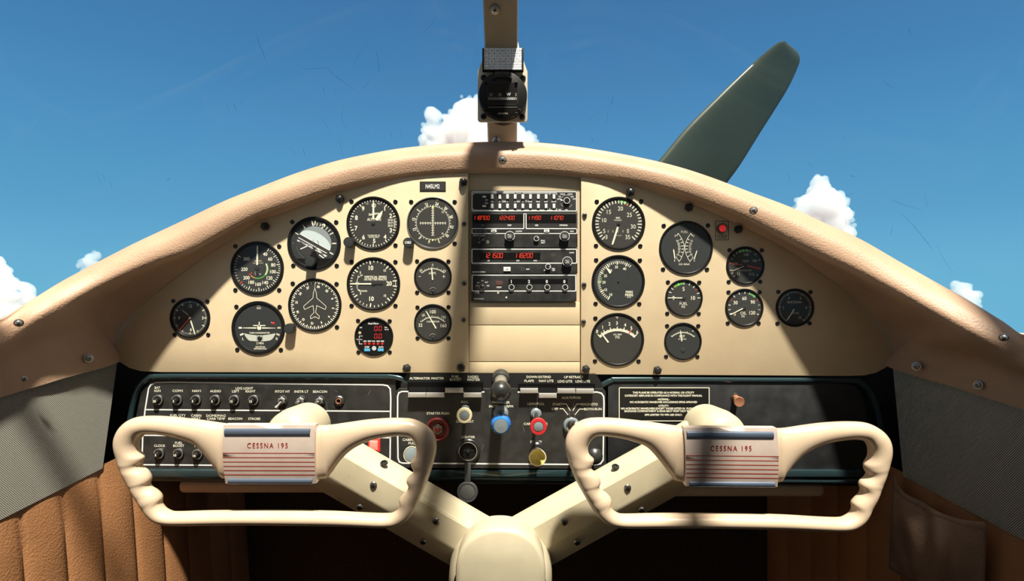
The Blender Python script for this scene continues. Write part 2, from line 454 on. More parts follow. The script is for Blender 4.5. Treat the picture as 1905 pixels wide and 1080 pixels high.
def f_clock(b):
    for i in range(60):
        if i == 0 or i % 5: b.tick(i * 6, 28, 31, .9 if i else 1.6, DM, 'ivory_dim' if i else 'ivory')
        else: b.tick(i * 6, 26.2, 31, 1.8, DM, 'tan_mark' if 20 < i < 50 else 'ivory')
    nums(b, [('12', 1, -22), ('3', 23.5, 0), ('6', 1.6, 21.5), ('9', -20.4, 0)], 5.6)
    return [('hour_hand', lambda b: b.prism([(-2.6, -3.2), (-4.2, -5.2), (-12, -11.5), (-16.8, -17.4), (-11.5, -13.2), (-4, -7.6)], .0022, .0026, 'ivory_dim')),
            ('minute_hand', lambda b: needle(b, 162.5, 5, 33, 2.6, 2, 'ivory', .003)),
            ('second_hand', lambda b: (needle(b, 220.6, 0, 30.5, 1.5, 1, 'red_mark', .0036), b.lathe([(2.4, .003), (2.2, .0038), (1.2, .004, 'ivory_dim'), (0, .004, 'ivory_dim')], 'red_mark', n=16)))]
gauge('panel_clock', 'small black analog clock with red second hand, leftmost dial of the panel', 354, 591, 37.5, 32.5, f_clock, 'dial_black_cool', soff=[(-31.5, -31.5), (32, -31), (-29, 31), (33.5, 31)])

def f_asi(b):
    L = [31, 56, 80, 102.5, 126.6, 150.7, 175.4, 202.2, 228, 266, 303]
    for i, a in enumerate(L):
        red = i == 8
        b.tick(a, 36.5, 43.2, 1.7 if red else 1.4, DM, 'red_mark' if red else 'ivory')
        if i < 10:
            n = 4 if i < 8 else 5
            for k in range(1, n): b.tick(a + (L[i + 1] - a) * k / n, 39.5, 43.2, 1.1, DM, 'ivory' if i < 8 else 'tan_mark')
    nums(b, [('40', 14.8, -26), ('60', 24.2, -17), ('80', 29.8, -6), ('100', 29.3, 6.6), ('120', 23, 18.3), ('140', 15, 26.8), ('160', 2, 29.8), ('180', -10.9, 26.2), ('200', -19.9, 17.8), ('250', -24, 2), ('300', -19.6, -17.2)], 6.4, bold=.02)
    b.arc(17.6, 58, 128, 2.0, DM, 'ivory', 1, 1); b.arc(19.6, 60, 130, 1.3, DM, 'green_mark', 1, 1); b.arc(18, 128, 196, 1.7, DM, 'green_mark', 1, 1)
    b.arc(18, 196, 226, 1.7, DM, 'orange_mark', 1, 1); b.line(-15.5, 12.7, -9.3, 8.4, 1.6, DM, 'red_mark')
    b.text('AIRSPEED', 1.5, -13.4, 2.6, DM, 'tan_mark'); b.text('MILES PER HOUR', 1.8, -9.4, 2.0, DM, 'tan_mark'); b.text('IAS', 5.5, 11, 2, DM, 'ivory')
    b.arc(4, 180, 340, .6, DM, 'tan_mark', 0, 9.5)
    return [('needle', lambda b: (needle(b, 1, 6, 42.5, 3.2, 2.6), needle(b, 181, -6, 14, 3, 5, 'dial_dark', .0026), hub(b, 4)))]
gauge('airspeed_indicator', 'large airspeed dial numbered 40 to 300 with a green and white arc', 478.8, 498.5, 49.6, 43.8, f_asi)

def f_att(b):
    b.disc(43, DF + .0001, 'dial_black_cool', n=48)
    # horizon disc clipped to a circle of r 32, tilted 29 degrees
    R0 = 32; a = 29; c, s_ = math.cos(R(a)), math.sin(R(a))
    rot = lambda x, y: (x * c - y * s_, x * s_ + y * c)
    off = 3.0
    sky = [rot(x, y) for x, y in [(R0 * math.sin(R(t)), -R0 * math.cos(R(t))) for t in range(-84, 85, 4)]]
    hz = math.sin(R(-6))
    b.poly(sky, DM, 'sky_ball_dark')
    x0 = R0 * math.sin(R(84)); y0 = -R0 * math.cos(R(84))
    low = [rot(x0 * math.cos(R(t)), y0 - 17 * math.sin(R(t))) for t in range(0, 181, 6)]
    b.poly(low, DM + .0001, 'sky_ball')
    b.poly([rot(x, y) for x, y in [(-x0, y0), (x0, y0), (x0 - 1.5, 10), (x0 - 8, 21), (0, R0 - 2), (-x0 + 8, 21), (-x0 + 1.5, 10)]], DM, 'dial_black')
    b.line(*rot(-x0, y0 + .6), *rot(x0, y0 + .6), 1.4, DM + .0002, 'white_paint')
    for yy, hl in ((4.5, 31), (9.5, 26)): b.line(*rot(-hl, yy), *rot(hl * (.95 if yy < 5 else .1), yy), 1.5, DM + .0002, 'white_paint')
    b.line(-25.5, 10.5, -9, 3.2, 1.9, DM + .0002, 'white_paint'); b.line(4, 8, 21.5, 25, 1.9, DM + .0002, 'white_paint'); b.line(2, 12, 24, 23.5, 1.5, DM + .0002, 'white_paint')
    b.line(9.5, 21, 18, 27.3, 1.9, DM + .0002, 'white_paint'); b.line(-31.5, -5, -14, 1.5, 1.2, DM + .0002, 'white_paint'); b.line(-31.5, -6.8, -3, 6.5, 1.1, DM + .0002, 'white_paint')
    b.arc(7.5, 40, 170, .8, DM + .0003, 'dial_dark', 1, .5); b.text('20', -1.5, -5.5, 1.8, DM + .0003, 'dial_dark', rot=29); b.text('10', 7, 2.5, 1.6, DM + .0003, 'dial_dark', rot=29)
    for t, r0, r1, w in ((-60.3, 33, 40.5, 1.7), (-31, 32.6, 40, 1.5), (9, 33, 38.5, 1.4), (18.7, 33.5, 38.5, 1.4), (40, 33.5, 39.5, 1.5), (50, 34, 40, 1.5), (60.6, 33.4, 41, 2.0), (90, 33.5, 41.3, 2.2), (119.7, 33.3, 41, 2.2)):
        b.tick(t, r0, r1, w, DM + .0002, 'ivory')
    b.line(-4.6, -43, -1.6, -32.6, 2.4, DM + .0002, 'ivory'); b.line(2.5, -43, 1, -34, 2.6, DM + .0002, 'tan_mark')
    b.disc(3.3, DM + .0002, 'ivory', 17.8, -33.5, n=18); b.tick(27.5, 31, 38, 2.2, DM + .0002, 'ivory')
    b.text('G', -39, 0, 3, DM, 'grey_paint', rot=-80); b.arc(33, 200, 262, .5, DM, 'grey_paint')
    b.poly([(-34, 28), (34, 28)] + [(43.5 * math.sin(R(t)), -43.5 * math.cos(R(t))) for t in range(130, 231, 5)], DM + .0004, 'bezel_black')
    def sym(b):
        b.prism([(-3.6, 14), (3.8, 14), (5.5, 20), (10.5, 27.5), (9, 30), (-10, 30), (-11.5, 27.5), (-5.5, 20)], .001, .0034, 'bezel_black', bev=.6)
        b.poly([(-1.8, 13.8), (2, 13.8), (.6, 8), (-.4, 3), (-1.2, 8)], .0032, 'knob_face')
    def knob(b):
        k = 24; pts = [((9.4 if i % 2 else 8.7) * math.sin(math.pi * i / k), -(9.4 if i % 2 else 8.7) * math.cos(math.pi * i / k)) for i in range(2 * k)]
        b.prism([(x - 3.4, y + 34.4) for x, y in pts], .003, .032, 'knob_black', bev=1.0, mt='knob_face')
    return [('airplane_symbol', sym), ('caging_knob', knob)]
gauge('attitude_indicator', 'dial with a pale tilted artificial horizon and a knob at its foot', 584.6, 452.6, 49.8, 43.2, f_att, 'dial_black_cool', soff=[(-40.8, -39.8), (41, -39.6), (-38.8, 41), (42, 41.3)])

def side_knob(b, x, y, r=9.6, txt=None, d1=.030):
    k = 22; pts = [((r if i % 2 else r * .94) * math.sin(math.pi * i / k), -(r if i % 2 else r * .94) * math.cos(math.pi * i / k)) for i in range(2 * k)]
    b.prism([(a + x, c + y) for a, c in pts], .0, d1, 'knob_black', bev=.9, mt='knob_face')
    if txt: b.text(txt, x, y, 4.6, d1 + .0003, 'white_paint', bold=.02, w=11.5)
def f_alt(b):
    for i in range(50): b.tick(i * 7.2, 38.2 if i % 5 == 0 else 40.6, 43.8, 1.9 if i % 5 == 0 else 1.3, DM)
    nums(b, [('1', 21.4, -27.2), ('2', 32.4, -13.7), ('3', 32.6, 13.2), ('4', 21.9, 25.3), ('5', 1.8, 32.9), ('6', -18, 26), ('7', -31.9, 9.2), ('8', -31.3, -10.2), ('9', -18.8, -27.2)], 8.4, bold=.03)
    b.ring(3.4, 1.2, DM, 'ivory', 1, -33); b.text('100', -11.2, -36.2, 3, DM, 'ivory_dim', rot=-8); b.text('FEET', 11.5, -36.2, 3, DM, 'ivory_dim', rot=10)
    b.text('ALTITUDE', 1.5, -7, 4.8, DM, w=26, bold=.03); b.text('Sensitive', 1, -17.5, 4.6, DM, rot=-9, w=19, bold=.03, shear=.25)
    b.text('CALIBRATED TO', 1, 22.6, 2.5, DM, w=23, bold=.02); b.text('20,000 FEET', 1.4, 25.8, 2.5, DM, w=20, bold=.02)
    for k, t in enumerate(('29.8', '29.9', '30.0')): b.text(t, 31.6, -5.8 + 5.2 * k, 3.9, DM, w=9, bold=.02)
    b.line(38.6, -7.8, 38.6, 8.2, .8, DM)
    for k in range(9): b.line(38.6, -7.8 + k * 2, 43 if k % 4 == 0 else 41, -7.8 + k * 2, .8, DM)
    return [('altitude_needle', lambda b: (needle(b, 1, 7, 42.5, 3.4, 3.2, tip=8), hub(b, 3.6))),
            ('thousands_needle', lambda b: b.prism([(3.4, -6.8), (7.5, -4.3), (14, -10), (16.4, -16.5), (17.8, -23.8), (12, -19), (7.2, -13.4)], .002, .0025, 'ivory')),
            ('setting_knob', lambda b: side_knob(b, -42.3, 36.3))]
gauge('altimeter', 'altimeter dial numbered 0 to 9 with two white needles, below the top bolt', 694.5, 415, 49.8, 44.6, f_alt, soff=[(-40.5, -40.8), (41.2, -40), (0, 0), (41.3, 41)], skip=(2,))

def f_vor(b):
    for i, t in enumerate(('24', 'W', '30', '33', 'N', '3', '6', 'E', '12', '15', 'S', '21')):
        a = 12 + 29.9 * i; b.text(t, 36 * math.sin(R(a)), -36 * math.cos(R(a)), 6.2, DM, 'yellowish' if t in '63' else 'ivory', rot=a, bold=.03, sx=.75)
    for i in range(72): b.tick(12 + i * 5, 30, 31.6 if i % 2 else 33.4, 1.3, DM, 'ivory')
    b.line(0, -25.8, 0, 24, 1.7, DM); b.line(-24.4, 0, 24.6, 0, 1.1, DM)
    for k in range(1, 6):
        for sg in (-1, 1):
            b.line(-2.7, sg * 4.6 * k, 2.7, sg * 4.6 * k, 1.1, DM); b.line(sg * 4.6 * k, -1.8, sg * 4.6 * k, 2.8, 1.3, DM)
    b.poly([(-2.6, -26.5), (2.6, -26.5), (0, -33)], DM + .0001, 'yellowish'); b.poly([(-2.4, 30), (2.4, 30), (0, 34)], DM + .0001, 'yellowish')
    b.text('TO', 18.3, -19.8, 3.4, DM, sx=.7); b.text('FR', 18.3, 19.8, 3.4, DM, sx=.7); b.line(6.5, -42.7, 10, -42.5, .8, DM, 'yellowish')
    return [('course_knob', lambda b: side_knob(b, -43.8, 37.4, 9.4, 'OBS'))]
gauge('course_indicator', 'course dial with a silver rim, white cross hairs and an OBS knob', 805.3, 414.5, 48.6, 45.4, f_vor, ring='steel', soff=[(-40.3, -39.4), (40.6, -39.2), (0, 0), (40.6, 38)], skip=(2,))

def f_turn(b):
    b.text('D.C.', 1.1, -40.2, 2.6, DM, 'ivory_dim'); b.text('ELEC', 1.2, -36.4, 3, DM, 'ivory', bold=.02)
    b.poly([(-28.8, -.3), (-4, -1), (-4, 1.6), (-28.8, .8)], DM); b.poly([(32.3, .3), (7, -1), (7, 1.6), (32.3, .9)], DM)
    b.disc(4.1, DM, 'ivory', 1.6, 0, n=20); b.line(1.6, -11, 1.6, -2, 2, DM); b.line(-9.8, -4.3, 13.2, -4.3, 1.7, DM)
    b.rect(-36.8, -1.6, -30.6, 1.6, DM, 'white_paint'); b.rect(35.4, -1.5, 41.4, 1.5, DM, 'tan_mark')
    b.line(-34, 13.6, -27.6, 10.9, 3.2, DM, 'white_paint'); b.line(33.5, 11.2, 39.5, 13.8, 3.2, DM, 'tan_mark')
    b.poly([(24.2, -10.6), (30, -10.6), (30.4, -7.4), (26, -7.2)], DM, 'switch_red'); b.poly([(23.4, -11), (24.8, -10.6), (25, -8)], DM, 'white_paint')
    b.text('TURN COORDINATOR', 2.3, 9.4, 3.1, DM, w=38, bold=.02)
    top = spline2([(-26.3, 10), (-16, 12.4), (2, 14), (20, 12.4), (31.8, 10)], 4); bot = spline2([(31, 13), (24.5, 22), (14, 24.6), (2, 25), (-10, 24.6), (-18, 23), (-25, 14.5)], 4)
    b.poly(top + bot, DM, 'inclinometer')
    b.line(-2.4, 13.8, -2.4, 25, .7, DM + .0001, 'dial_dark'); b.line(7.6, 13.8, 7.6, 25, .7, DM + .0001, 'dial_dark')
    b.text('L', -28.5, 20.4, 5, DM, 'ivory'); b.text('R', 34.4, 20.4, 5, DM, 'ivory'); b.text('2 MIN', 2.9, 28.7, 4.2, DM, 'ivory')
    b.text('NO PITCH', 3.4, 35.4, 3, DM, 'ivory', bold=.02); b.text('INFORMATION', 3.4, 38.9, 3, DM, 'ivory', w=23, bold=.02)
    return [('slip_ball', lambda b: b.lathe([(4.4, .0017), (4.3, .003), (3.3, .0044), (1.6, .005), (0, .0052)], 'ball_black', 2.7, 19.3, n=24))]
gauge('turn_coordinator', 'turn dial with a little white airplane and a curved slip tube', 481, 609.3, 49.8, 43.6, f_turn, 'dial_black_cool', soff=[(-41, -39.2), (39.3, -38.8), (-39.3, 40.7), (41.7, 41)])

def f_hdg(b):
    for i in range(72): b.tick(10.7 + i * 5, 39.2 if i % 2 == 0 else 41.3, 44.4, 1.9 if i % 2 == 0 else 1.5, DM)
    for i, t in enumerate(('30', '33', '0', '3', '6', '9', '12', '15', '18', '21', '24', '27')):
        a = 10.7 + 29.7 * i; b.text(t, 34.4 * math.sin(R(a)), -34.4 * math.cos(R(a)), 4.6, DM, rot=a, bold=.05)
    half = [(0, -31.5), (-2.8, -22.5), (-3.6, -13), (-20.6, 2), (-20.6, 5), (-19, 8.2), (-3.4, 1), (-1.6, 14), (-8.4, 21), (-7.6, 25.6), (0, 21.3)]
    b.strip([(x, y) for x, y in half] + [(-x, y) for x, y in half[::-1][1:-1]], .9, DM, 'ivory', True)
    b.line(0, -43.6, 0, -31.5, .8, DM, 'tan_mark'); b.line(0, 21, 0, 24, .8, DM, 'tan_mark')
    return [('heading_knob', lambda b: side_knob(b, -43.5, 43, 9.4))]
gauge('heading_indicator', 'heading dial with the outline of a jet in its centre', 586, 567, 49.6, 44.8, f_hdg, soff=[(-41.2, -40), (40.3, -39.2), (0, 0), (41, 41)], skip=(2,))

def f_vsi(b):
    L = [270, 306.8, 351.2, 400, 442]; LL = [270, 235.6, 188, 135.8, 96]
    for A in (L, LL):
        for i in range(4):
            for k in range(5):
                a = A[i] + (A[i + 1] - A[i]) * k / 5; b.tick(a, 36.5 if k == 0 else 39.8, 43.8, 2.2 if k == 0 else 1.4, DM)
    b.tick(82, 36, 43.8, 2.2, DM); b.tick(96, 36, 43.8, 2.2, DM); b.arc(41, 82, 96, .9, DM)
    nums(b, [('10', -4.6, -29.6), ('20', 29, -.6), ('10', -3.6, 27.7)], 8.3, bold=.03); nums(b, [('15', 21, -24.7), ('15', 21.4, 22), ('5', -24.4, -20.7), ('5', -24, 18)], 4.4, bold=.03)
    nums(b, [('UP', -22.6, -15.6), ('DOWN', -18.6, 13.4)], 3.2, bold=.03)
    b.text('VERTICAL SPEED', 3.6, -12.8, 4, DM, w=42, bold=.03); b.text('100 FEET PER MINUTE', 3.6, -8.2, 4, DM, w=42, bold=.02)
    b.arc(31, 276, 296, .9, DM); b.arc(31, 264, 246, .9, DM)
    b.poly([(-29.2, -15.6), (-24.8, -12.2), (-29.5, -11.2)], DM); b.poly([(-26, 14.6), (-30, 10.2), (-25.2, 11)], DM); b.ring(3, 1, DM, 'ivory', -30.2, 0)
    return [('needle', lambda b: (needle(b, 270, 4, 42.5, 2.8, 2.4, tip=1), needle(b, 90, 0, 18, 2.2, 3.6, 'dial_dark', .0026), hub(b, 3.4)))]
gauge('vertical_speed_indicator', 'dial reading vertical speed with its white needle pointing left', 695, 527.6, 49.7, 44.6, f_vsi)

def f_flow(b):
    b.rect(-21, -21.5, 19.8, 5.6, DM, 'window_black')
    b.text('Fuel Flow', -.8, -24.3, 3.1, DM, 'white_paint', w=19.5, shear=.25, bold=.03); b.text('TIME', -24.7, -17, 2.5, DM, 'white_paint', w=5, bold=.03)
    b.text('Flow', 22.5, -17.3, 2.5, DM, 'white_paint', w=6, bold=.03, shear=.2); b.text('Per H.', 23.5, -13.4, 2.5, DM, 'white_paint', w=8.5, bold=.03, shear=.2)
    for yy in (-15.2, -1.0): b.seg7('0.0', 1.2, yy, 8.2, 4.6, DM + .0001, 'segment_red2', shear=.08, gap=3.8, th=1.1)
    b.disc(2.6, DM, 'tan_mark', -26.3, -7.2, n=16); b.disc(1.4, DM + .0001, 'orange_mark', -26.3, -7.2, n=12)
    b.strip([(-20.8, -1.2), (-27.2, -1.2), (-27.2, 3.2)], .8, DM, 'white_paint'); b.strip([(-27.2, 7), (-27.2, 13.5), (-23, 13.5)], .8, DM, 'white_paint'); b.poly([(-24.5, 12.4), (-20.8, 13.5), (-24.5, 14.6)], DM, 'white_paint')
    b.text('Function', -26.8, 5, 2.2, DM, 'white_paint', w=10.5, shear=.2)
    for t, x in (('USD', -16.7), ('REM', -8.3), ('H.M.', -.4), ('REQ', 8), ('RES', 15.9)): b.text(t, x, 8.4, 2.6, DM, 'white_paint', w=6.2, bold=.03)
    b.text('STEP', -12.8, 19.4, 3, DM, 'white_paint', w=8.8, bold=.03); b.text('AUTO', 13, 19.4, 3, DM, 'white_paint', w=9, bold=.03)
    b.disc(4, DM, 'white_paint', .3, 21.6, n=20)
    for a in range(30, 360, 60): b.tick(a, 1.3, 3.2, 1, DM + .0001, 'dial_dark', .3, 21.6)
    def leds(b):
        for x in (-16.4, -8.6, -.3, 7.5, 15.5): b.lathe([(2.4, DF), (2.3, .0022), (1.5, .003), (0, .0034)], 'led_red', x, 13.6, n=16)
    def btn(x): return lambda b: b.box(x - 5.4, 22.2, x + 5.4, 27.2, DF, .003, 'button_blue', bev=.4)
    return [('indicator_lamps', leds), ('button', btn(-12.4)), ('button', btn(12.7))]
gauge('fuel_flow_meter', 'round digital fuel flow meter with red digits and two blue buttons', 695.8, 625.7, 36, 34.3, f_flow, 'bezel_black', soff=[(-29.6, -29.6), (29.3, -29), (-28.8, 29), (29.4, 29)], glass=False)

def small_arc(b, cy, Rr, a, n, big, m='ivory'):
    b.arc(Rr, -a, a, 1.1, DM, m, 0, cy)
    for i in range(n + 1):
        t = -a + 2 * a * i / n; b.tick(t, Rr, Rr + (3 if i % big == 0 else 1.9), 1.0, DM, m, 0, cy)
def dome(b):
    b.lathe([(6.6, DF), (6.6, .002), (5.8, .0026), (5.2, DF + .0003)], 'dial_black_cool', 0, 27, n=28); b.lathe([(3.4, DF), (3.2, .0026), (1.8, .0034), (0, .0038)], 'dial_black_cool', 0, 27, n=20)
    b.arc(6.4, -60, 50, .7, .0029, 'ivory_dim', 0, 27)
def f_amp(b):
    small_arc(b, 16.2, 30.5, 42, 12, 2); b.text('AMPS', -1.3, -6.1, 4.2, DM, 'ivory', bold=.0); b.text('0', -.6, -21.4, 4.4, DM, 'ivory', bold=.0)
    b.text('60', -22.4, -11.5, 4.3, DM, 'ivory', rot=-25, bold=.0); b.text('60', 21.6, -10.6, 4.3, DM, 'ivory', rot=25, bold=.0)
    b.line(-26.6, 0, -22.6, 0, .9, DM); b.line(17.6, 0, 22.8, 0, .9, DM); b.line(20.2, -2.8, 20.2, 2.8, .9, DM)
    return [('needle', lambda b: b.prism([(-1.6, 6.4), (.8, 6.4), (-1.2, -13), (-3.0, -17.8), (-3.2, -17.8), (-3.2, -13)], .0024, .003, 'ivory')), ('adjuster_dome', dome)]
gauge('ammeter', 'small dial reading amps from minus 60 to plus 60', 805.5, 514, 35, 32, f_amp, soff=[(-29.5, -28.6), (28.8, -28.2), (-29.5, 29.6), (28.9, 29.6)])
def f_carb(b):
    small_arc(b, 20.4, 30.8, 44, 13, 3); nums(b, [('100', 0, -20.6), ('160', 19.8, 5.2)], 6.3, bold=.0); b.text('32', -23.2, 4.3, 6, DM, bold=.01); b.text('50', -17.8, -14, 4.4, DM, rot=-25, bold=.0); b.text('150', 20, -10.7, 4.4, DM, rot=10, bold=.0)
    b.text('CARBURETOR', 0, -2.2, 3, DM, w=24, bold=.01)
    return [('needle', lambda b: needle(b, -30, -12, 26, 2.4, 1.7, tip=2)), ('adjuster_dome', dome)]
gauge('carburetor_temperature_gauge', 'small carburetor dial marked 32, 100 and 160, under the ammeter', 805.5, 600, 35, 32, f_carb, soff=[(-28.8, -28.8), (29, -29.3), (-28.6, 28.5), (29, 28.6)])

def f_rpm(b):
    for i in range(33):
        a = 226 + 8.4 * i - .2; big = (i in (0,)) or ((i + 3) % 5 == 0); b.tick(a, 35 if big else 37, 43.3, 1.9, DM)
    b.arc(41, 3, 22, 5.2, DM - .0001, 'green_mark'); b.tick(24, 35.5, 43.3, 1.8, DM + .0001, 'red_mark')
    nums(b, [('5', -26.7, 14.3), ('3', -22.7, 25.4), ('10', -26.7, -5.8), ('15', -18, -21.2), ('20', 3.3, -27.5), ('25', 20, -15.8), ('30', 27, 6), ('35', 17, 25.5)], 7.6, bold=.0)
    b.text('RPM', -1.3, -10, 3.3, DM, bold=.03); b.text('HUNDRED', -1.3, -5.9, 2.2, DM, w=14)
    for x in (-19.3, -10.6, -1.3, 8): b.text('0', x, 14.8, 4.6, DM, 'ivory_dim', sx=.7)
    b.rect(15.4, 10.6, 19.2, 18.4, DM, 'ivory_dim'); b.text('1', 17.3, 14.6, 5, DM + .0001, 'dial_dark'); b.text('HOURS', 1, 22.6, 2.2, DM, 'ivory_dim')
    return [('needle', lambda b: b.prism([(-3.2, 6.6), (.2, 7.6), (-9.8, 38.5), (-12.6, 40.5), (-12.9, 37.6)], .0024, .003, 'ivory')), ('needle_hub', lambda b: hub(b, 3.4))]
gauge('tachometer', 'RPM dial numbered 3 to 35 with a green arc at the top', 1150.7, 415.2, 49.6, 44.2, f_rpm, soff=[(-40.5, -40.5), (42, -41), (-42, 41.5), (40.3, 42)])
def f_man(b):
    b.ring(21, 1.2, DF + .0001, 'dial_black_cool'); b.disc(20, DF + .0002, 'dial_black_cool')
    for i in range(33):
        a = 210 + 5.87 * i; big = i % 5 == 0; b.tick(a, 31.5 if big else 33.5, 38.6, 2.2 if big else 1.4, DM)
    b.arc(31.8, 268, 284, 1.4, DM, 'green_mark')
    nums(b, [('10', -13.7, 24.3), ('15', -23.3, 15.3), ('20', -26.7, 1.3), ('25', -23.7, -10.7), ('30', -14.6, -20.6), ('35', -3.3, -27), ('40', 11.7, -23.7)], 4.9, bold=.02)
    b.text('MAN', 20.3, 19.3, 4.8, DM, bold=.03); b.text('PRESS', 20.3, 25, 4.8, DM, bold=.03); b.text('IN HG', 20, 29.4, 2.1, DM)
    return [('needle', lambda b: b.prism([(-13, -16.5), (-16, -14.2), (-20.5, -21.5), (-23.8, -27.5), (-17.5, -23.5)], .0024, .003, 'ivory')), ('needle_hub', lambda b: hub(b, 2))]
gauge('manifold_pressure_gauge', 'large dial marked MAN PRESS with a scale from 10 to 40', 1150, 523.4, 49.5, 44.4, f_man, 'dial_black_cool', soff=[(-41, -40), (40.3, -39.5), (-42, 41), (39, 41.5)])
def f_cyl(b):
    for i in range(61):
        big = i % 10 == 0; b.tick(-42.5 + 85 * i / 60, 45.6, 54 if big else (51.6 if i % 5 == 0 else 50.4), 1.7 if big else 1.05, DM, 'ivory', -.2, 30.1)
    b.tick(28, 45.5, 54, 1.9, DM + .0001, 'red_mark', -.2, 30.1)
    nums(b, [('0', -37.7, -15), ('1', -27.4, -23), ('2', -14.7, -29), ('3', -.9, -30.3), ('4', 14.4, -27), ('5', 26, -21.2), ('6', 37, -13.5)], 6.3, bold=.02)
    b.text('\u00b0F', -.9, -40.3, 4, DM); b.text('CYL TEMP', .3, -9.2, 2.8, DM, bold=.02); b.text('HEAD', 0, -5.8, 2, DM, w=8.5, bold=.03); b.text('X 100', 0, -3, 2, DM, w=8.5, bold=.03)
    return [('needle', lambda b: b.prism([(-18.3, 6.2), (-15.3, 4.8), (-28.2, -11.6), (-30.6, -14.6), (-30.2, -11)], .0024, .003, 'ivory'))]
gauge('cylinder_temperature_gauge', 'large dial marked cyl temp with a fine scale from 0 to 6', 1148.4, 631, 49.6, 45, f_cyl, soff=[(-40.8, -39.4), (40.7, -39.4), (-41.6, 40.3), (39.3, 40.6)])
def f_fuel(b):
    for sg in (-1, 1):
        m = 'ivory'
        b.strip(spline2([(sg * (x) + -2.7, y) for x, y in ((11.8, -27), (6, -18), (1.6, -8), (.6, 1), (2.4, 10), (6, 19), (10.6, 26.6))], 4), .8, DM, m)
        for (x, y, dx, dy) in ((11.6, -27, 3.2, 5), (4.6, -17.3, 4.4, 3), (2.6, -10.8, 4.4, 1.8), (.8, -3.6, 5.4, .6), (.4, 2.4, 5.4, 0), (2.2, 9.6, 4.4, -2), (5.2, 17.4, 4, -3), (9.6, 26, 3.6, -5)):
            b.line(sg * x - 2.7, y, sg * (x + dx) - 2.7, y + dy, 1.2, DM, m)
        b.line(sg * 12.4 - 2.7, 21.8, sg * 14.4 - 2.7, 20.4, 1, DM, m)
        for t, x, y in (('35', 13.2, -12.7), ('30', 11.2, -7.7), ('25', 10, -2.9), ('20', 10, 2.2), ('15', 10.2, 7.4), ('10', 12.4, 12.6), ('5', 15, 18.2), ('E', 18.2, 23.4), ('F', 17.2, -21.8)): b.text(t, sg * x - 2.7, y, 3.8, DM, m if sg < 0 else ('ivory' if y > 5 else 'tan_mark'), bold=.01)
    b.text('FUEL', -2.7, -29.5, 4.2, DM, 'tan_mark', bold=.0, track=.1); b.text('U.S. GALS', -3.4, 30.5, 3.2, DM, w=20, bold=.02)
    return [('needle', lambda b: b.prism([(-21.8, 20.2), (-20, 20.2), (-21.6, 6), (-23.2, 2), (-24.2, 5)], .0024, .003, 'ivory')), ('needle', lambda b: b.prism([(14, 21.2), (15.6, 21.8), (20.2, 8), (20.4, 4), (18.8, 7)], .0024, .003, 'ivory'))]
gauge('fuel_quantity_gauge', 'large dark dial marked FUEL with two curved scales back to back', 1276, 460.6, 50, 46, f_fuel, 'dial_black_cool', soff=[(-41.3, -41), (41, -41.4), (-42.6, 40), (39, 40.3)])
def f_fpsi(b):
    for a, m in ((270, 'ivory'), (292, 'ivory'), (308, 'ivory'), (320, 'orange_mark'), (338, 'ivory'), (0, 'ivory'), (22, 'ivory'), (42, 'ivory'), (56, 'red_mark'), (72, 'ivory'), (90, 'ivory')): b.tick(a, 25, 30.5, 1.3, DM + .0001, m)
    b.arc(27, 322, 357, 4.4, DM, 'green_mark'); nums(b, [('0', -19.3, 0), ('5', -.7, -16.7), ('10', 17, 0)], 7.2, bold=.01); b.text('FUEL', -.7, 10.7, 5.2, DM, bold=.0); b.text('PSI', -1.3, 16.7, 4.2, DM, bold=.0)
    return [('needle', lambda b: (needle(b, 270, 3, 30, 1.9, 1.5, tip=1), hub(b, 3.4)))]
gauge('fuel_pressure_gauge', 'small dial marked FUEL PSI scaled 0 to 10', 1272.2, 553.8, 34.8, 31, f_fpsi, soff=[(-29.7, -29.3), (28.5, -28.8), (-31, 29), (27.5, 29.3)])
def f_egt(b):
    small_arc(b, 14.5, 30.5, 42, 18, 6); b.text('EGT', -1.3, -9.3, 4.3, DM, bold=.02); b.text('25\u00b0F PER DIV.', -1, -4, 2.2, DM, w=15.5); b.poly([(17, -19), (18.4, -20.4), (19.8, -19), (18.4, -17.6)], DM)
    return [('needle', lambda b: b.prism([(-3.4, .4), (-1.4, .2), (-3.4, -17), (-5, -21.4), (-5.2, -17)], .0024, .003, 'ivory')),
            ('adjuster_screw', lambda b: b.lathe([(4.6, DF), (4.4, .0022), (3.4, .0026), (0, .0028)], 'dial_black_cool', 0, 16.5, n=20))]
gauge('exhaust_temperature_gauge', 'small EGT dial with a plain lower half, under the fuel pressure dial', 1270.3, 634.3, 34.8, 31.4, f_egt, 'dial_black_cool', soff=[(-29.4, -28.5), (28.6, -28.5), (-31.3, 28.6), (27, 28.8)])
def f_temp(b):
    for a in (226, 240, 252, 296, 312, 326, 340, 352, 6, 20, 42, 68, 128): b.tick(a, 26, 30.2, 1.2, DM + .0001, 'tan_mark')
    b.arc(28, -27, 15, 3.6, DM, 'green_mark')
    nums(b, [('160', 2, -20.4), ('190', 17.2, -8.6), ('100', -18.7, -3.3), ('32', -12.7, 15.1), ('212', 11.6, 16)], 4.9, m='tan_mark', bold=.0); b.text('TEMP', .3, -8, 3.8, DM, 'tan_mark', bold=.0); b.text('FAHRENHEIT', .3, 9.2, 2.6, DM, 'tan_mark', w=25, bold=.0)
    b.line(-29, -3.8, -5, -1.4, 1.6, DM, 'red_mark')
    return [('needle', lambda b: (needle(b, 247, 2, 28, 1.6, 1.2, 'tan_mark'), hub(b, 3.2))), ('limit_needle', lambda b: needle(b, 102, 4, 29, 2.2, 3, 'red_mark', .0034, tip=1))]
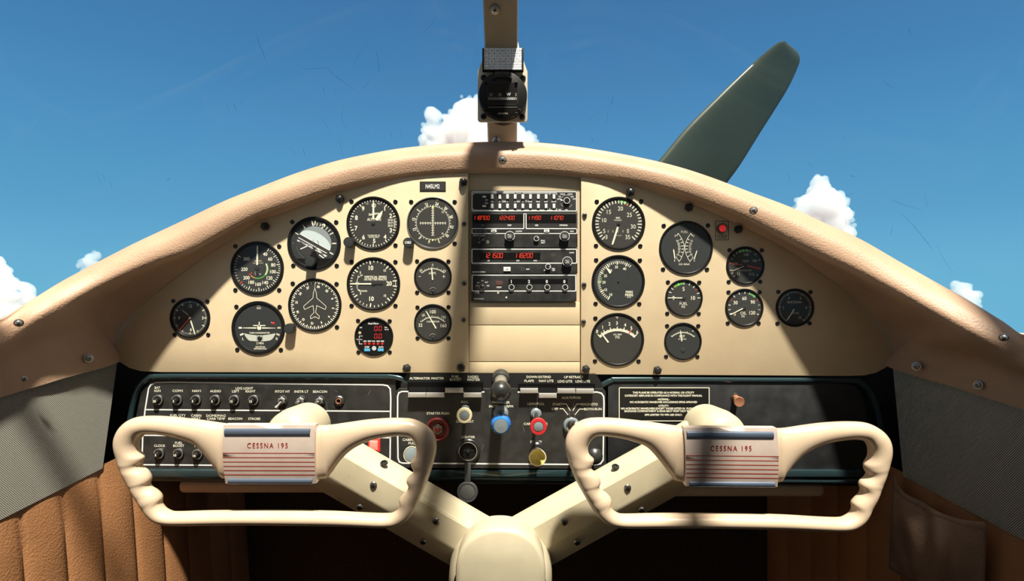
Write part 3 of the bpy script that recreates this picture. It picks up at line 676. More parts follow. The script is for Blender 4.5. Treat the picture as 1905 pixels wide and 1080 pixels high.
gauge('oil_temperature_gauge', 'small shaded dial marked TEMP with a broad red pointer', 1386.2, 493.6, 35.5, 31.2, f_temp, soff=[(-29.2, -28.5), (30.8, -28.3), (-30.6, 30.2), (27.8, 30.2)])
def f_oil(b):
    for a, m in ((246, 'ivory'), (262, 'ivory'), (280, 'ivory'), (300, 'red_mark'), (318, 'ivory'), (340, 'ivory'), (2, 'ivory'), (20, 'ivory'), (40, 'ivory_dim'), (60, 'red_mark'), (80, 'ivory_dim'), (98, 'ivory_dim'), (116, 'ivory')): b.tick(a, 25.8, 30, 1.3, DM + .0001, m)
    b.arc(28, 24, 46, 3.6, DM, 'green_mark'); nums(b, [('60', 0, -17.2), ('30', -16.3, -9.2), ('90', 15.7, -10.4), ('0', -17.8, 11.6), ('120', 14.8, 9.5)], 6.4, bold=.01)
    b.text('OIL', -1.8, 10.4, 5.4, DM, bold=.0); b.text('PSI', -2.4, 16.3, 3.8, DM, bold=.0)
    return [('needle', lambda b: (needle(b, 243, 3, 30, 2, 1.6, tip=2), hub(b, 3.2)))]
gauge('oil_pressure_gauge', 'small dial marked OIL PSI scaled 0 to 120, under the TEMP dial', 1384.4, 571.8, 35.5, 31.4, f_oil, soff=[(-29.3, -28.8), (28.7, -28.6), (-30.6, 28.8), (26.8, 29)])
def f_suc(b):
    for i in range(51): b.tick(214 + 5.84 * i, 25.6 if i % 10 == 0 else 27.4, 30.5, 1.2 if i % 5 == 0 else .9, DM, 'tan_mark')
    nums(b, [('4', -11.2, -18), ('6', 10.6, -18), ('2', -21.4, 0), ('8', 21, 0), ('10', 9.2, 18.4), ('0', -11.6, 18.4)], 4.8, m='tan_mark', bold=.0); b.text('SUCTION', -1, -10.4, 4.2, DM, 'tan_mark', w=26, bold=.02); b.text('IN HG', 1, 9.8, 3.8, DM, 'tan_mark', bold=.0)
    return [('needle', lambda b: (needle(b, 212, 3, 28, 2, 1.4, 'ivory'), hub(b, 3.2)))]
gauge('suction_gauge', 'small dial marked SUCTION, rightmost gauge of the panel', 1478.4, 572, 35.5, 31.4, f_suc, soff=[(-30.6, -29.4), (29.2, -29), (-32.2, 29), (27.6, 29)])
# ------------------------------------------------------------------ instrument panel plates
top_edge = [(212, 652), (208, 635), (218, 606), (250, 570), (280, 540), (320, 505), (370, 468), (430, 436), (475, 410), (549, 380), (615, 355), (686, 337), (768, 321), (871, 316)]
bl = [(871, 693), (300, 692), (262, 690), (240, 684), (223, 673)]
b = B(540, 560, 0, rel=False, m='panel_paint')
b.prism(top_edge + bl, -.004, 0, 'panel_paint', bev=.7)
panel_l = b.make('instrument_panel', label='beige panel plate left of the radios, with nine flight dials beside a clock', cat='panel')
tag(panel_l, group='beige instrument plates')
for u, v in ((494, 421), (633, 370), (862, 338.5), (757, 684), (857.5, 683.5)): screw(u, v, 0, 8, 'hex', panel_l)
for u, v in ((863.5, 416), (863.5, 527), (862.5, 595)): screw(u, v, 0, 4.6, 'dark', panel_l)
b = B(805, 346, 0, rel=False); b.box(781, 337.5, 829.3, 355.5, 0, .0007, 'bezel_black'); b.box(782, 338.5, 828.3, 354.5, .0007, .0009, 'dial_dark')
b.text('N45LM2', 805, 346.6, 8, .0011, 'white_paint', w=26, bold=.02); b.make('registration_placard', panel_l)
te = [(1081, 322), (1118, 327), (1190, 341), (1258, 362), (1318, 384), (1390, 417), (1460, 452), (1520, 493), (1572, 529), (1618, 572), (1658, 622), (1668, 652)]
br = [(1660, 672), (1647, 684), (1630, 693), (1608, 698), (1575, 699), (1081, 696)]
b = B(1330, 560, 0, rel=False, m='panel_paint'); b.prism(te + br, -.004, 0, 'panel_paint', bev=.7)
panel_r = b.make('instrument_panel', label='beige panel plate right of the radios, with the engine and fuel dials', cat='panel'); tag(panel_r, group='beige instrument plates')
for u, v in ((1172.5, 357.5), (1281.5, 386), (1373, 426.5), (1089.5, 686), (1222.5, 688)): screw(u, v, 0, 8, 'hex', panel_r)
for u, v in ((1087.5, 400), (1086.5, 529), (1085.5, 598)): screw(u, v, 0, 4.6, 'dark', panel_r)
# centre radio plate, set back behind the two side plates
b = B(976, 510, .006, rel=False, m='panel_paint_center'); b.prism([(862, 316), (1090, 316), (1090, 697), (862, 695)], -.003, 0, 'panel_paint_center')
radio_plate = b.make('radio_panel', label='recessed beige plate between the two dial plates, holding the radios', cat='panel')
for y0, y1 in ((563, 603.5), (605, 671.5), (673, 694)):
    b = B(976, (y0 + y1) / 2, .006, rel=False); b.box(873.5, y0, 1078.5, y1, 0, .0022, 'panel_paint_center', bev=.5); b.make('blank_cover', radio_plate)

# ------------------------------------------------------------------ radio stack
YR = .003
def radio(name, label, cu, cv, x0, y0, x1, y1, d0=0.0, d1=.006):
    t = thing(name, label, 'radio', W(cu, cv, YR), 'stacked avionics units'); t.scale = (1, .55, 1)
    b = B(cu, cv, YR, rel=False, m='white_paint'); b.box(x0, y0, x1, y1, -.0, d1, 'black_plate', bev=.5)
    return t, b
def frame(b, x0, y0, x1, y1, w, d, m='white_paint', r=1.2): b.strip(rrect(x0, y0, x1, y1, r, 3), w, d, m, True)
def knobp(t, u, v, r, d, h, name='knob', inner=True, txt=None, mark=None, ring='white_paint'):
    b = B(u, v, YR, m='knob_black')
    b.lathe([(r, d), (r * .95, d + h), (r * .85, d + h + .0006), (0, d + h + .0006)], 'knob_black', n=30)
    if ring: b.ring(r * .96, .9, d + h + .0004, ring, n=30)
    if inner:
        b.lathe([(r * .62, d + h), (r * .58, d + h + .004), (0, d + h + .0042)], 'knob_black', n=26); b.ring(r * .6, .8, d + h + .0044, 'grey_paint', n=26)
    if txt:
        for i, t_ in enumerate(txt): b.text(t_, 0, -1.6 + 3.4 * i, 2.6, d + h + .0046, 'white_paint', w=r * .8)
    if mark is not None: b.tick(mark, r * .35, r * .85, 1, d + h + .001, 'white_paint')
    return b.make(name, t)
H = .0063
# audio selector
t, b = radio('audio_panel', 'black audio selector panel with two rows of white push buttons, top of the stack', 975, 375, 877, 355.2, 1073.3, 394.2)
frame(b, 878.5, 357.2, 1072, 392.8, 1.7, H)
b.rect(881, 360, 1071, 391, H - .0001, 'dial_dark')
for y in (359.6, 391.2):
    b.line(881, y, 958, y, 1.1, H); b.line(972, y, 1035, y, 1.1, H)
for x in (881, 1022.5, 1035.4): b.line(x, 359.8, x, 363, 1, H); b.line(x, 387.8, x, 391, 1, H)
b.text('SPEAKER', 965, 359.8, 2, H, w=10); b.text('PHONE', 965, 391, 2, H, w=8)
for tx, x, w in (('TEL', 915.7, 5), ('1', 929.5, 1.2), ('COM', 937.5, 7), ('2', 944, 1.9), ('1', 958, 1.2), ('NAV', 964.4, 6.5), ('2', 972.6, 1.9), ('DME', 986, 7.3), ('MKR', 1001, 7.3), ('ADF', 1015.3, 6.6), ('AUTO', 1030, 9)): b.text(tx, x, 375.2, 3, H, w=w, bold=.03)
b.ring(1.4, .6, H, 'white_paint', 979, 374.6, n=12)
for tx, x, y, w in (('COM1', 1046, 361.6, 9), ('COM2', 1060, 361.6, 9), ('TEL', 1041, 366.4, 5), ('INT', 1064.6, 366.4, 5), ('OFF', 1039, 370.7, 6), ('EXT', 1068.2, 370.6, 5.5), ('MIC', 1041.2, 390.5, 5.6), ('EMG', 1053.5, 390.4, 4.5), ('ANN', 905, 372.4, 5), ('TEST', 905, 378.4, 6)): b.text(tx, x, y, 2.6, H, w=w, bold=.03)
b.arc(11.6, -60, 60, .7, H, 'ivory_dim', 1053.8, 374.8); b.arc(11.6, 120, 250, .7, H, 'ivory_dim', 1053.8, 374.8); b.poly([(1041.5, 369.5), (1048, 373.4), (1042.5, 373.6)], H)
b.make('faceplate', t, smooth=0)
knobp(t, 1053.8, 374, 5.6, .006, .006, inner=False)
xs = [915.8, 930, 944.2, 958.4, 972.6, 986.6, 1001.3, 1015.6, 1030.2]
proto = None
for yy in (366.4, 383.8):
    for x in [901.2] + xs:
        if x == 901.2:
            b = B(x, yy, YR); b.box(-3.4, -1.6, 3.4, 1.6, .006, .0085, 'white_paint', bev=.4); b.make('push_button', t); continue
        if proto is None:
            b = B(x, yy, YR); b.box(-2.4, -4.1, 2.4, 4.1, .006, .009, 'white_paint', bev=.5); proto = b.make('push_button', t)
        else: clone(proto, W(x, yy, YR), t)
# navcom
t, b = radio('navigation_radio', 'wide black radio with four red frequencies, second unit from the top', 975, 425, 877, 395.8, 1074, 460.3)
frame(b, 878.4, 397.4, 974.4, 425.4, 1.7, H); frame(b, 978.6, 397.4, 1072.8, 425.4, 1.7, H); frame(b, 878.4, 397.4, 1072.8, 434.6, 1.4, H)
b.rect(879.6, 398.6, 973.2, 424.3, H - .0001, 'window_black'); b.rect(979.8, 398.6, 1071.6, 424.3, H - .0001, 'window_black')
b.rect(879.6, 416, 973.2, 424.3, H, 'dial_dark'); b.rect(979.8, 416, 1071.6, 424.3, H, 'dial_dark')
for tx, x in (('118.700', 880.5), ('122.400', 927), ('114.90', 981), ('110.70', 1022.4)): b.seg7(tx, x, 405.4, 7, 3.4, H + .0002, 'segment_red', gap=1.9, th=.85)
for tx, x, w in (('USE', 898, 5.4), ('STBY', 948, 8), ('USE', 998, 6), ('STBY/RAD', 1048, 15)): b.text(tx, x, 419.2, 2.8, H + .0002, 'white_paint' if x > 900 else 'grey_paint', w=w, bold=.04)
for tx, x, y, w, m in (('KX 165 TSO', 894.5, 430, 23, 'grey_paint'), ('COMM', 965, 430.4, 12, 'white_paint'), ('NAV', 1063.8, 430.4, 7, 'white_paint'), ('BENDIX/KING', 891.6, 438, 22.5, 'ivory_dim'), ('PULL', 907.5, 448.4, 5.6, 'ivory_dim'), ('TEST', 907.5, 451.6, 5.6, 'ivory_dim'), ('OFF', 891.5, 451.3, 5, 'ivory_dim'), ('PULL', 1010, 447.6, 8, 'white_paint'), ('IDENT', 1010, 451.6, 7.4, 'white_paint')): b.text(tx, x, y, 2.7, H, m, w=w, bold=.03)
b.make('faceplate', t, smooth=0)
for x in (918.8, 1016.6):
    b = B(x, 430, YR); b.box(-5, -2.5, 5, 2.5, .006, .008, 'white_paint', bev=.4); b.line(-2.6, 0, 2.6, 0, .9, .0083, 'dial_dark'); b.disc(1.1, .0083, 'dial_dark', -1.8, 0, n=3); b.disc(1.1, .0083, 'dial_dark', 1.8, 0, n=3); b.make('swap_button', t)
knobp(t, 948.4, 439.6, 9, .006, .009, txt=('PULL', '25K')); knobp(t, 1049.4, 440, 9, .006, .009, txt=('PULL', 'RAD')); knobp(t, 896.7, 444.3, 4.4, .006, .005, inner=False, mark=135, ring='grey_paint'); knobp(t, 997.6, 444, 4.5, .006, .005, inner=False, mark=50)
# com
t, b = radio('communication_radio', 'black radio reading 121.500 and 118.200 in red, above the bottom unit', 975, 485, 876.8, 461.8, 1073.8, 508.6)
frame(b, 878.3, 463.6, 1072.4, 489.4, 1.8, H); b.rect(893.3, 470, 1005, 483, H, 'window_black')
for tx, x in (('121.500', 901.5), ('118.200', 957)): b.seg7(tx, x, 475.2, 8.6, 4.0, H + .0002, 'segment_red', gap=1.9, th=.95)
for tx, x, y, w, m in (('USE', 909, 484.8, 4.5, 'white_paint'), ('STBY', 963.6, 484.8, 6, 'white_paint'), ('CHAN', 995.5, 484.8, 6.6, 'white_paint'), ('COMM', 1063, 470, 8.8, 'white_paint'), ('KY 196A TSO', 888.2, 492, 16, 'grey_paint'), ('BENDIX KING', 891, 505.6, 23.5, 'white_paint'), ('CHAN', 981.6, 500.5, 6.6, 'white_paint'), ('OFF', 1013.6, 502.4, 4.6, 'white_paint'), ('PULL', 1029.5, 499.4, 6, 'white_paint'), ('TEST', 1029.5, 502.6, 5.6, 'white_paint')): b.text(tx, x, y, 2.6, H, m, w=w, bold=.03)
b.ring(2.8, .5, H, 'grey_paint', 1029, 473.4, n=20); b.ring(2.8, .5, H, 'grey_paint', 972.6, 500, n=20)
b.make('faceplate', t, smooth=0)
b = B(943.3, 500.4, YR); b.box(-6.5, -3.9, 6.5, 3.9, .006, .0085, 'white_paint', bev=.5); b.line(-2, 0, 2, 0, .9, .0088, 'dial_dark'); b.make('swap_button', t)
knobp(t, 1054.4, 486.6, 9, .006, .009, txt=('PULL', '25K')); knobp(t, 1019.2, 495.8, 4.8, .006, .005, inner=False, mark=100)
# transponder
t, b = radio('transponder', 'black transponder reading 1 2 0 0 over four small knobs, bottom of the stack', 975, 535, 877, 510.2, 1072, 559.8)
frame(b, 878.6, 511.6, 1070.6, 541, 1.7, H); b.rect(946, 518.6, 1055.5, 528, H, 'window_black')
for tx, x, y, w in (('ON', 897.6, 522, 4.4), ('ALT', 905, 524.8, 6), ('SBY', 890, 525.6, 5.4), ('OFF', 888, 531.4, 6), ('TST', 908, 531.4, 5.5), ('IDENT', 928.7, 534, 9), ('KT 76A', 888, 544.3, 8), ('BENDIX/KING', 891, 555.3, 18)): b.text(tx, x, y, 2.7, H, 'ivory_dim' if x < 900 else 'white_paint', w=w, bold=.03)
for tx, x in (('1', 951.2), ('2', 984), ('0', 1017), ('0', 1049.5)): b.text(tx, x, 523.4, 6, H + .0002, 'white_paint', bold=.03)
b.box(922.3, 522.4, 935.3, 530, .006, .0068, 'ident_red', bev=.4)
for x, y in ((926.8, 544.5), (942, 553)): b.lathe([(1.9, .006), (1.7, .0068), (0, .007)], 'tan_mark', x, y, n=14)
b.make('faceplate', t, smooth=0)
for x in (951.6, 984.7, 1017.8, 1050.8): knobp(t, x, 533.8, 5, .006, .004, inner=False)
knobp(t, 897, 533.4, 5, .006, .004, inner=False, mark=30, ring='grey_paint')

# ------------------------------------------------------------------ oil filter caution lamp
t = thing('warning_lamp', 'glowing red caution lamp in a thin black outline, near the top right bolt', 'lamp', W(1343, 426, 0))
b = B(1343, 428, 0, rel=False); b.strip(rrect(1331, 411.3, 1355.2, 446, .5, 1), 1, .0004, 'dial_dark', True)
b.text('OIL FILTER', 1343, 438.4, 3, .0004, 'dial_dark', w=19); b.text('CAUTION', 1343, 442.4, 3, .0004, 'dial_dark', w=17); b.make('placard', t)
b = B(1343, 425, 0); b.lathe([(10.4, 0), (10.2, .003), (7.6, .0036), (6.4, .003)], 'steel_dark', n=28); b.make('lamp_collar', t)
b = B(1343, 425, 0); b.lathe([(6.6, .001), (6.3, .0036), (4.4, .0054), (0, .006)], 'lamp_red', n=24); b.make('lamp_lens', t)

# ------------------------------------------------------------------ lower switch panel
t_low = thing('lower_switch_panel', 'black switch and control panel across the cockpit under the beige plates', 'panel', W(930, 880, .03))
b = B(930, 880, .012, rel=False); b.prism([(211, 668), (900, 676), (1666, 680), (1694, 880), (1664, 905), (216, 896), (178, 866)], -.16, 0, 'black_housing', bev=3); b.make('housing', t_low)
b = B(930, 880, .004, rel=False); b.prism([(300, 700), (736, 700), (738, 880), (258, 878), (248, 800), (262, 730), (278, 708)], -.006, 0, 'black_plate')
MK = 'white_paint'
lt = [(281, 714), (288, 710.5), (300, 709.5)]
b.strip([(266, 800), (270, 762), (276.5, 722), (281, 714.5), (290, 711.2), (320, 710.6), (712, 715.2), (721, 717), (726, 723), (727, 740), (725.5, 867)], 2.6, .00015, MK)
b.line(271, 761.4, 726, 764.6, 2.4, .00015, MK); b.line(262, 809, 726, 813.6, 2.4, .00015, MK); b.line(264, 863.8, 725, 867, 2.4, .00015, MK); b.line(266, 800, 264, 864, 2.6, .00015, MK)
LT = 'ivory'
for tx, x, y, w in (('BAT', 293, 720.6, 10), ('IGN', 293, 726.3, 11.5), ('COM1', 330.6, 726.4, 19), ('NAV1', 365.8, 726.6, 16), ('AUDIO', 401, 727, 20.5), ('LDG LIGHT', 454.8, 721.8, 32.5), ('LEFT', 438.6, 727.3, 13.5), ('RIGHT', 466.2, 727.3, 18.5),
                    ('PITOT HT', 525.6, 727.8, 27.5), ('INSTR LT', 560.8, 727.8, 26), ('BEACON', 595.4, 727.9, 26), ('FUEL QTY', 331.2, 772.2, 29), ('GAUGES', 331, 777.6, 26), ('CABIN', 365.2, 772.3, 19), ('HEAT', 365.2, 777.8, 16.5), ('DOME/MAG', 401.8, 772.6, 36), ('CARB TEMP', 402, 778.2, 34), ('BEACON', 437.8, 778.2, 26), ('STROBE', 473.2, 778.4, 22.5), ('PANEL', 569, 774, 23),
                    ('CLOCK', 297.2, 828.4, 21), ('FUEL', 332.6, 823.2, 14), ('BOOST', 332.6, 828.6, 20.5), ('TEMP', 369, 828.8, 17), ('ARM', 677, 829.6, 9), ('RESET', 693.5, 844.2, 15)):
    b.text(tx, x, y, 4.4 if tx not in ('ARM', 'RESET') else 3.6, .0002, LT, w=w, bold=.012)
for a in ((622, 725, 628, 729), (300, 842, 306, 830), (618, 754, 628, 760), (606, 745, 610, 762), (690, 725, 684, 735)): b.line(*a, .5, .0002, 'grey_paint')
b.make('breaker_plate', t_low, smooth=0)
# centre plate
b = B(930, 790, -.002, rel=False)
b.prism([(742, 722), (1122, 722), (1127, 728), (1128, 872), (735, 870), (735, 728)], -.008, 0, 'black_plate', bev=.8)
b.prism([(757, 694), (1108, 694), (1121, 714), (1121, 722), (745, 722), (745, 714)], -.008, -.002, 'black_housing')
b.strip([(748, 727.6), (742, 730), (739.8, 737), (739.6, 790), (740.5, 852), (743, 858.5), (749, 860.8), (1106, 863.6), (1117, 862), (1122, 855), (1123.6, 750), (1123, 737), (1119, 731), (1111, 728.8), (963, 728.8)], 2.6, .00015, MK)
b.line(748, 727.6, 901, 728.6, 2.4, .00015, MK)
for tx, x, y, w, h in (('ALTERNATOR', 780.5, 703.6, 38.5, 4.4), ('MASTER', 814, 703.6, 23.5, 4.4), ('FUEL', 847.4, 700.5, 14.5, 4.4), ('BOOST', 847.4, 705.9, 21.5, 4.4), ('RADIO', 880, 700.7, 19.5, 4.4), ('MASTER', 881, 706.1, 23.5, 4.4), ('DOWN', 989.5, 701, 20, 4.2), ('EXTEND', 1013.5, 701, 23, 4.2),
                       ('FLAPS', 984.4, 708.4, 17.5, 4.4), ('NAV LITE', 1016.3, 708.4, 27, 4.4), ('UP RETRACT', 1067.7, 701.3, 36, 4.2), ('LDG LITE', 1051.3, 709.2, 27, 4.4), ('LDG LITE', 1084.5, 709.2, 27, 4.4)):
    b.text(tx, x, y, h, -.0018, LT, w=w, bold=.012)
for tx, x, y, w in (('AUX POWER', 1062.9, 739.3, 36), ('START', 1036.9, 751.4, 17.5), ('OFF', 1032.3, 760, 12), ('MAGNETO', 1096.4, 751.5, 31), ('BOTH-RUN', 1103, 760.3, 32.5), ('STARTER PUSH', 814.8, 768.3, 42), ('PULL', 864.8, 747.4, 13.5), ('CARB HEAT', 864.8, 783.5, 33), ('PROPELLER', 931.8, 748, 33), ('INCREASE RPM', 932.2, 755.3, 44.5), ('LEAN PULL', 997.2, 750.6, 31.5), ('CARB MIXTURE', 996.4, 787.8, 44), ('LIGHTER', 871, 812.4, 25.5), ('PRIMER', 997.6, 821.3, 21.5), ('CABIN AIR', 765, 817.3, 32), ('PULL', 767, 823.8, 14)):
    b.text(tx, x, y, 4.4, .0002, LT, w=w, bold=.012)
for pts in ([(1046, 750.8), (1053.5, 750.8), (1061, 763.5)], [(1041, 759.6), (1047.5, 759.6), (1056.8, 771.2)], [(1080, 751), (1073, 751), (1065.5, 763.5)], [(1086, 760.4), (1078, 760.4), (1069.5, 771.2)]): b.strip(pts, 1.3, .0002, LT)
for a in ((972, 790, 976, 803), (1029, 735, 1036, 741), (900, 826, 896, 836)): b.line(*a, .5, .0002, 'grey_paint')
b.make('control_plate', t_low, smooth=0)
b = B(1380, 790, .002, rel=False); b.prism([(1131, 711), (1560, 712), (1592, 718), (1606, 740), (1616, 790), (1618, 882), (1131, 878)], -.006, 0, 'glove_plate', bev=1); b.make('glovebox_door', t_low)
b = B(1235, 750, .0018, rel=False); b.box(1150.9, 719.7, 1319.8, 783, 0, .0008, 'placard_black'); b.strip(rrect(1151.8, 720.6, 1318.9, 782.2, .5, 1), 1.5, .0010, 'ivory', True)
for tx, y, w in (('THIS PLANE BE OPERATED AS A NORMAL OR UTILITY', 729.6, 114.5), ('CATEGORY AIRPLANE IN COMPLIANCE WITH THE FLIGHT MANUAL', 735.2, 144), ('-NORMAL-', 742, 22.5), ('NO ACROBATIC MANEUVER INCLUDINGS SPINS APROVED', 747.2, 125), ('-UTILITY-', 754, 20.5), ('NO ACROBATIC MANEUVERS EXCEPT THOSE LISTED IN  FLIGHT MANUAL', 759.1, 158), ('BAGGAGE COMPARTMENT & REAR BEAT MUST NOT BE OCCUPED', 763.9, 145), ('GPS LIMITED TO VFR USE ONLY.', 770.8, 70)):
    b.text(tx, 1234, y, 3.7, .0010, 'ivory', w=w, bold=.035)
b.make('placard', t_low, smooth=0)
# glossy rolled rim
def Wl(L, y): return [W(a, c, y) for a, c in L]
b = B(930, 880, -.004, rel=False)
p = spline([W(a, c, y) for a, c, y in ((764, 719, .004), (750, 706, .003), (728, 700.5, .003), (690, 700, .003), (450, 699.5, .003), (300, 699.5, .003), (275, 704, .003), (258, 720, .003), (249, 745, .003), (241, 790, .003), (236, 850, .003), (241, 880, .003), (262, 887.5, .003), (400, 888.5, .003), (900, 889, .003), (1400, 892.5, .003), (1590, 893, .003), (1632, 886, .003), (1641, 860, .003), (1639, 800, .003), (1629, 755, .003), (1617, 728, .003), (1602, 713, .003), (1575, 707.5, .003), (1400, 706.5, .003), (1165, 705.5, .003), (1136, 708, .003), (1112, 722, .004))], 6)
b.tube(p, .0046, 'rim_teal', n=12, ry=.0036); b.make('rim', t_low, smooth=50)
b = B(930, 880, -.0, rel=False); b.box(262, 873, 1622, 886, -.006, .003, 'rim_teal', bev=1.5); b.make('ledge', t_low)

def control(name, label, cat, u, v, y=-.002, group=None): return thing(name, label, cat, W(u, v, y), group)
# circuit breakers
BR = [(295, 743, '20', 'small round circuit breaker marked 20 under the words BAT IGN'), (330.4, 743, '5', 'small round circuit breaker marked 5 under the word COM1'), (365.6, 743, '5', 'small round circuit breaker marked 5 under the word NAV1'), (401.3, 743.2, '5', 'small round circuit breaker marked 5 under the word AUDIO'), (436.9, 743.4, '15', 'small round circuit breaker marked 15 under the word LEFT'), (472.6, 743.4, '15', 'small round circuit breaker marked 15 under the word RIGHT'),
      (297.2, 842.3, '5', 'small round circuit breaker marked 5 under the word CLOCK'), (333, 842.6, '10', 'small round circuit breaker marked 10 under the words FUEL BOOST'), (368.6, 843.6, '10', 'small round circuit breaker marked 10, half hidden at the left control wheel'),
      (438, 796, '5', 'circuit breaker peeping over the left control wheel under the word BEACON'), (473.4, 796, '5', 'circuit breaker peeping over the left control wheel under the word STROBE')]
pc = None
for u, v, n, lb in BR:
    t = control('circuit_breaker', lb, 'switch', u, v, .004, 'circuit breakers on the left switch plate')
    if pc is None:
        b = B(u, v, .004); b.lathe([(10, 0), (9.6, .0022), (8.2, .003), (6.2, .0034), (6.2, .001)], 'steel_dark', n=36); b.ring(8.6, .5, .0033, 'ivory_dim', n=36); pc = b.make('collar', t)
    else: clone(pc, W(u, v, .004), t)
    b = B(u, v, .004); b.lathe([(5.2, .0), (5.2, .0062), (4.6, .007), (0, .0072)], 'knob_black', n=24, cx=-2, cy=1); b.lathe([(6, .002), (5.7, .0045)], 'knob_black', n=24, cx=-1, cy=.5); b.text(n, -2, 1, 4.5, .0075, 'ivory', bold=.03, sx=1.0); b.make('push_button', t)
# toggles
for u, v, lb, dx, dy in ((525.4, 744.4, 'metal toggle switch flipped down under the words PITOT HT', -5, 11), (560.2, 744.6, 'metal toggle switch pointing out under the words INSTR LT', -.5, .5), (595.6, 744.8, 'metal toggle switch pointing out under the word BEACON, left of the round jack', -.5, .5)):
    t = control('toggle_switch', lb, 'switch', u, v, .004, 'metal toggle switches')
    b = B(u, v, .004); b.lathe([(10.4, 0), (10.2, .0015), (8, .0022)], 'steel_dark', n=32); b.lathe([(7.6, .002), (7.6, .0042), (6, .005), (3.5, .0055), (3, .002)], 'steel', n=6); nut = b.make('nut', t)
    b = B(u, v, .004); k = b.K; o = b.P(0, 0, .002); e = b.P(dx, dy, .016)
    b.tube([o, o.lerp(e, .5), o.lerp(e, .85), o.lerp(e, .97), e], [.0012, .0016, .0027, .0026, .0012], 'steel', n=14, up=Vector((.3, .2, 1))); b.make('lever', nut)
t = control('headphone_jack', 'round metal jack socket with a dark hole, right of the toggle switches', 'socket', 631, 745, .004)
b = B(631, 745, .004); b.lathe([(10, 0), (9.6, .002), (8, .003), (5.2, .0032)], 'steel_dark', n=32); b.make('collar', t)
b = B(631, 745, .004); b.lathe([(5.4, .002), (5.2, .004), (4, .004), (3.8, .0006), (0, .0006)], 'copper', n=24); b.disc(3.8, .0008, 'bezel_black', n=20); b.make('socket_sleeve', t)
t = control('rocker_switch', 'bright red rocker switch beside the word ARM', 'switch', 697, 827, .004)
b = B(697, 827, .004); b.box(-11.5, -12, 10.5, 12, 0, .003, 'switch_red', bev=1); b.make('surround', t)
b = B(697, 827, .004); b.box(-8, -9, 7, 8, .002, .0065, 'switch_red_lit', bev=1.5); b.make('rocker', t)
t = control('reset_toggle', 'tiny metal toggle under the red rocker switch', 'switch', 707.5, 849, .004)
b = B(707.5, 849, .004); b.lathe([(4, 0), (3.6, .002), (2, .003), (2, .001)], 'steel', n=6); b.make('nut', t)
b = B(707.5, 849, .004); b.lathe([(1.6, 0), (1.6, .008), (0, .009)], 'steel', n=14); b.make('lever', t)

# piano-key switches
KS = [(777.8, 732, 'metal flap switch under the word ALTERNATOR, leftmost of the row'), (811.6, 732, 'metal flap switch lowered under the word MASTER, second from left'), (846, 723.6, 'metal flap switch raised under the words FUEL BOOST'), (880, 732.2, 'metal flap switch under the words RADIO MASTER'),
      (984, 724.4, 'metal flap switch raised under the word FLAPS'), (1018.2, 733.2, 'metal flap switch lowered under the words NAV LITE'), (1052.4, 724.8, 'metal flap switch under the left of the two LDG LITE labels'), (1086.7, 725, 'metal flap switch under the right of the two LDG LITE labels')]
ks = None
for i, (u, v, lb) in enumerate(KS):
    t = control('flap_switch', lb, 'switch', u, v, -.002, 'metal flap switches below the beige plates'); dn = v > 728
    b = B(u, v, -.002)
    dr = -.002
    b.add([b.P(-16.4, -7 if not dn else -14, .000), b.P(16.4, -7 if not dn else -14, .000), b.P(16.4, -4.0, .009), b.P(-16.4, -4.0, .009), b.P(-16.4, 3.6, .009), b.P(16.4, 3.6, .009), b.P(16.4, 3.6, -.000), b.P(-16.4, 3.6, -.000)],
          [(0, 1, 2, 3), (3, 2, 5, 4), (4, 5, 6, 7), (0, 3, 4, 7), (1, 2, 5, 6)], 'matte_black'); fl = b.make('flap', t, bevel=.0004)
    b = B(u, v, -.002); b.box(-16.6, -4.6, 16.6, 4.4, .005, .0105, 'satin_metal', bev=1.6); b.make('metal_edge', fl)
b = B(818, 722, -.0025, rel=False); b.rect(758, 710.5, 899, 724, .0006, 'matte_black'); b.make('switch_slot', t_low)
b = B(1030, 722, -.0025, rel=False); b.rect(964, 713.5, 1107, 724, .0006, 'matte_black'); b.make('switch_slot', t_low)

# push-pull controls
def shaft(t, u, v, r, d0, d1, m, y=-.002, n=24, name='shaft'):
    b = B(u, v, y); b.lathe([(r, d0), (r, d1), (0, d1)], m, n=n); return b.make(name, t)
def pull(name, label, u, v, fu, fv, L, prof, mats, base=None, group='push pull control knobs'):
    """knob whose face centre is seen at (fu,fv) on a shaft of length L from (u,v)"""
    t = control(name, label, 'knob', u, v, -.002, group)
    y0 = -.002; o = W(u, v, y0); e = W(fu, fv, y0 - L)
    ax = (e - o).normalized()
    def lat(prof, name, m, par):
        b = B(u, v, y0); n = 40; sx = ax.cross(Vector((0, 0, 1))).normalized(); sz = sx.cross(ax).normalized()
        for i in range(len(prof) - 1):
            (r0, d0), (r1, d1) = prof[i][:2], prof[i + 1][:2]; mm = prof[i + 1][2] if len(prof[i + 1]) > 2 else m
            ring = lambda r, d: [o + ax * d + sx * (max(r, 1e-5) * math.cos(2 * math.pi * j / n)) + sz * (max(r, 1e-5) * math.sin(2 * math.pi * j / n)) for j in range(n)]
            b.add(ring(r0, d0) + ring(r1, d1), [(j, (j + 1) % n, n + (j + 1) % n, n + j) for j in range(n)], mm)
        return b.make(name, par, smooth=38)
    last = None
    for nm, pr, m in prof: last = lat(pr, nm, m, last if nm in ('face_disc', 'cup') else t)
    return t
k = .000825
def cap(r, L, c, m='knob_center'):   # knob with a disc set in its face
    return [('knob', [(r * .45, L - .016), (r * .7, L - .012), (r * .98, L - .006), (r, L - .0015), (r * .93, L), (c * 1.12, L + .0002), (c * 1.05, L - .0012)], None), ('face_disc', [(c * 1.06, L - .0014), (c, L + .0002), (c * .85, L + .0007), (0, L + .0008)], m)]
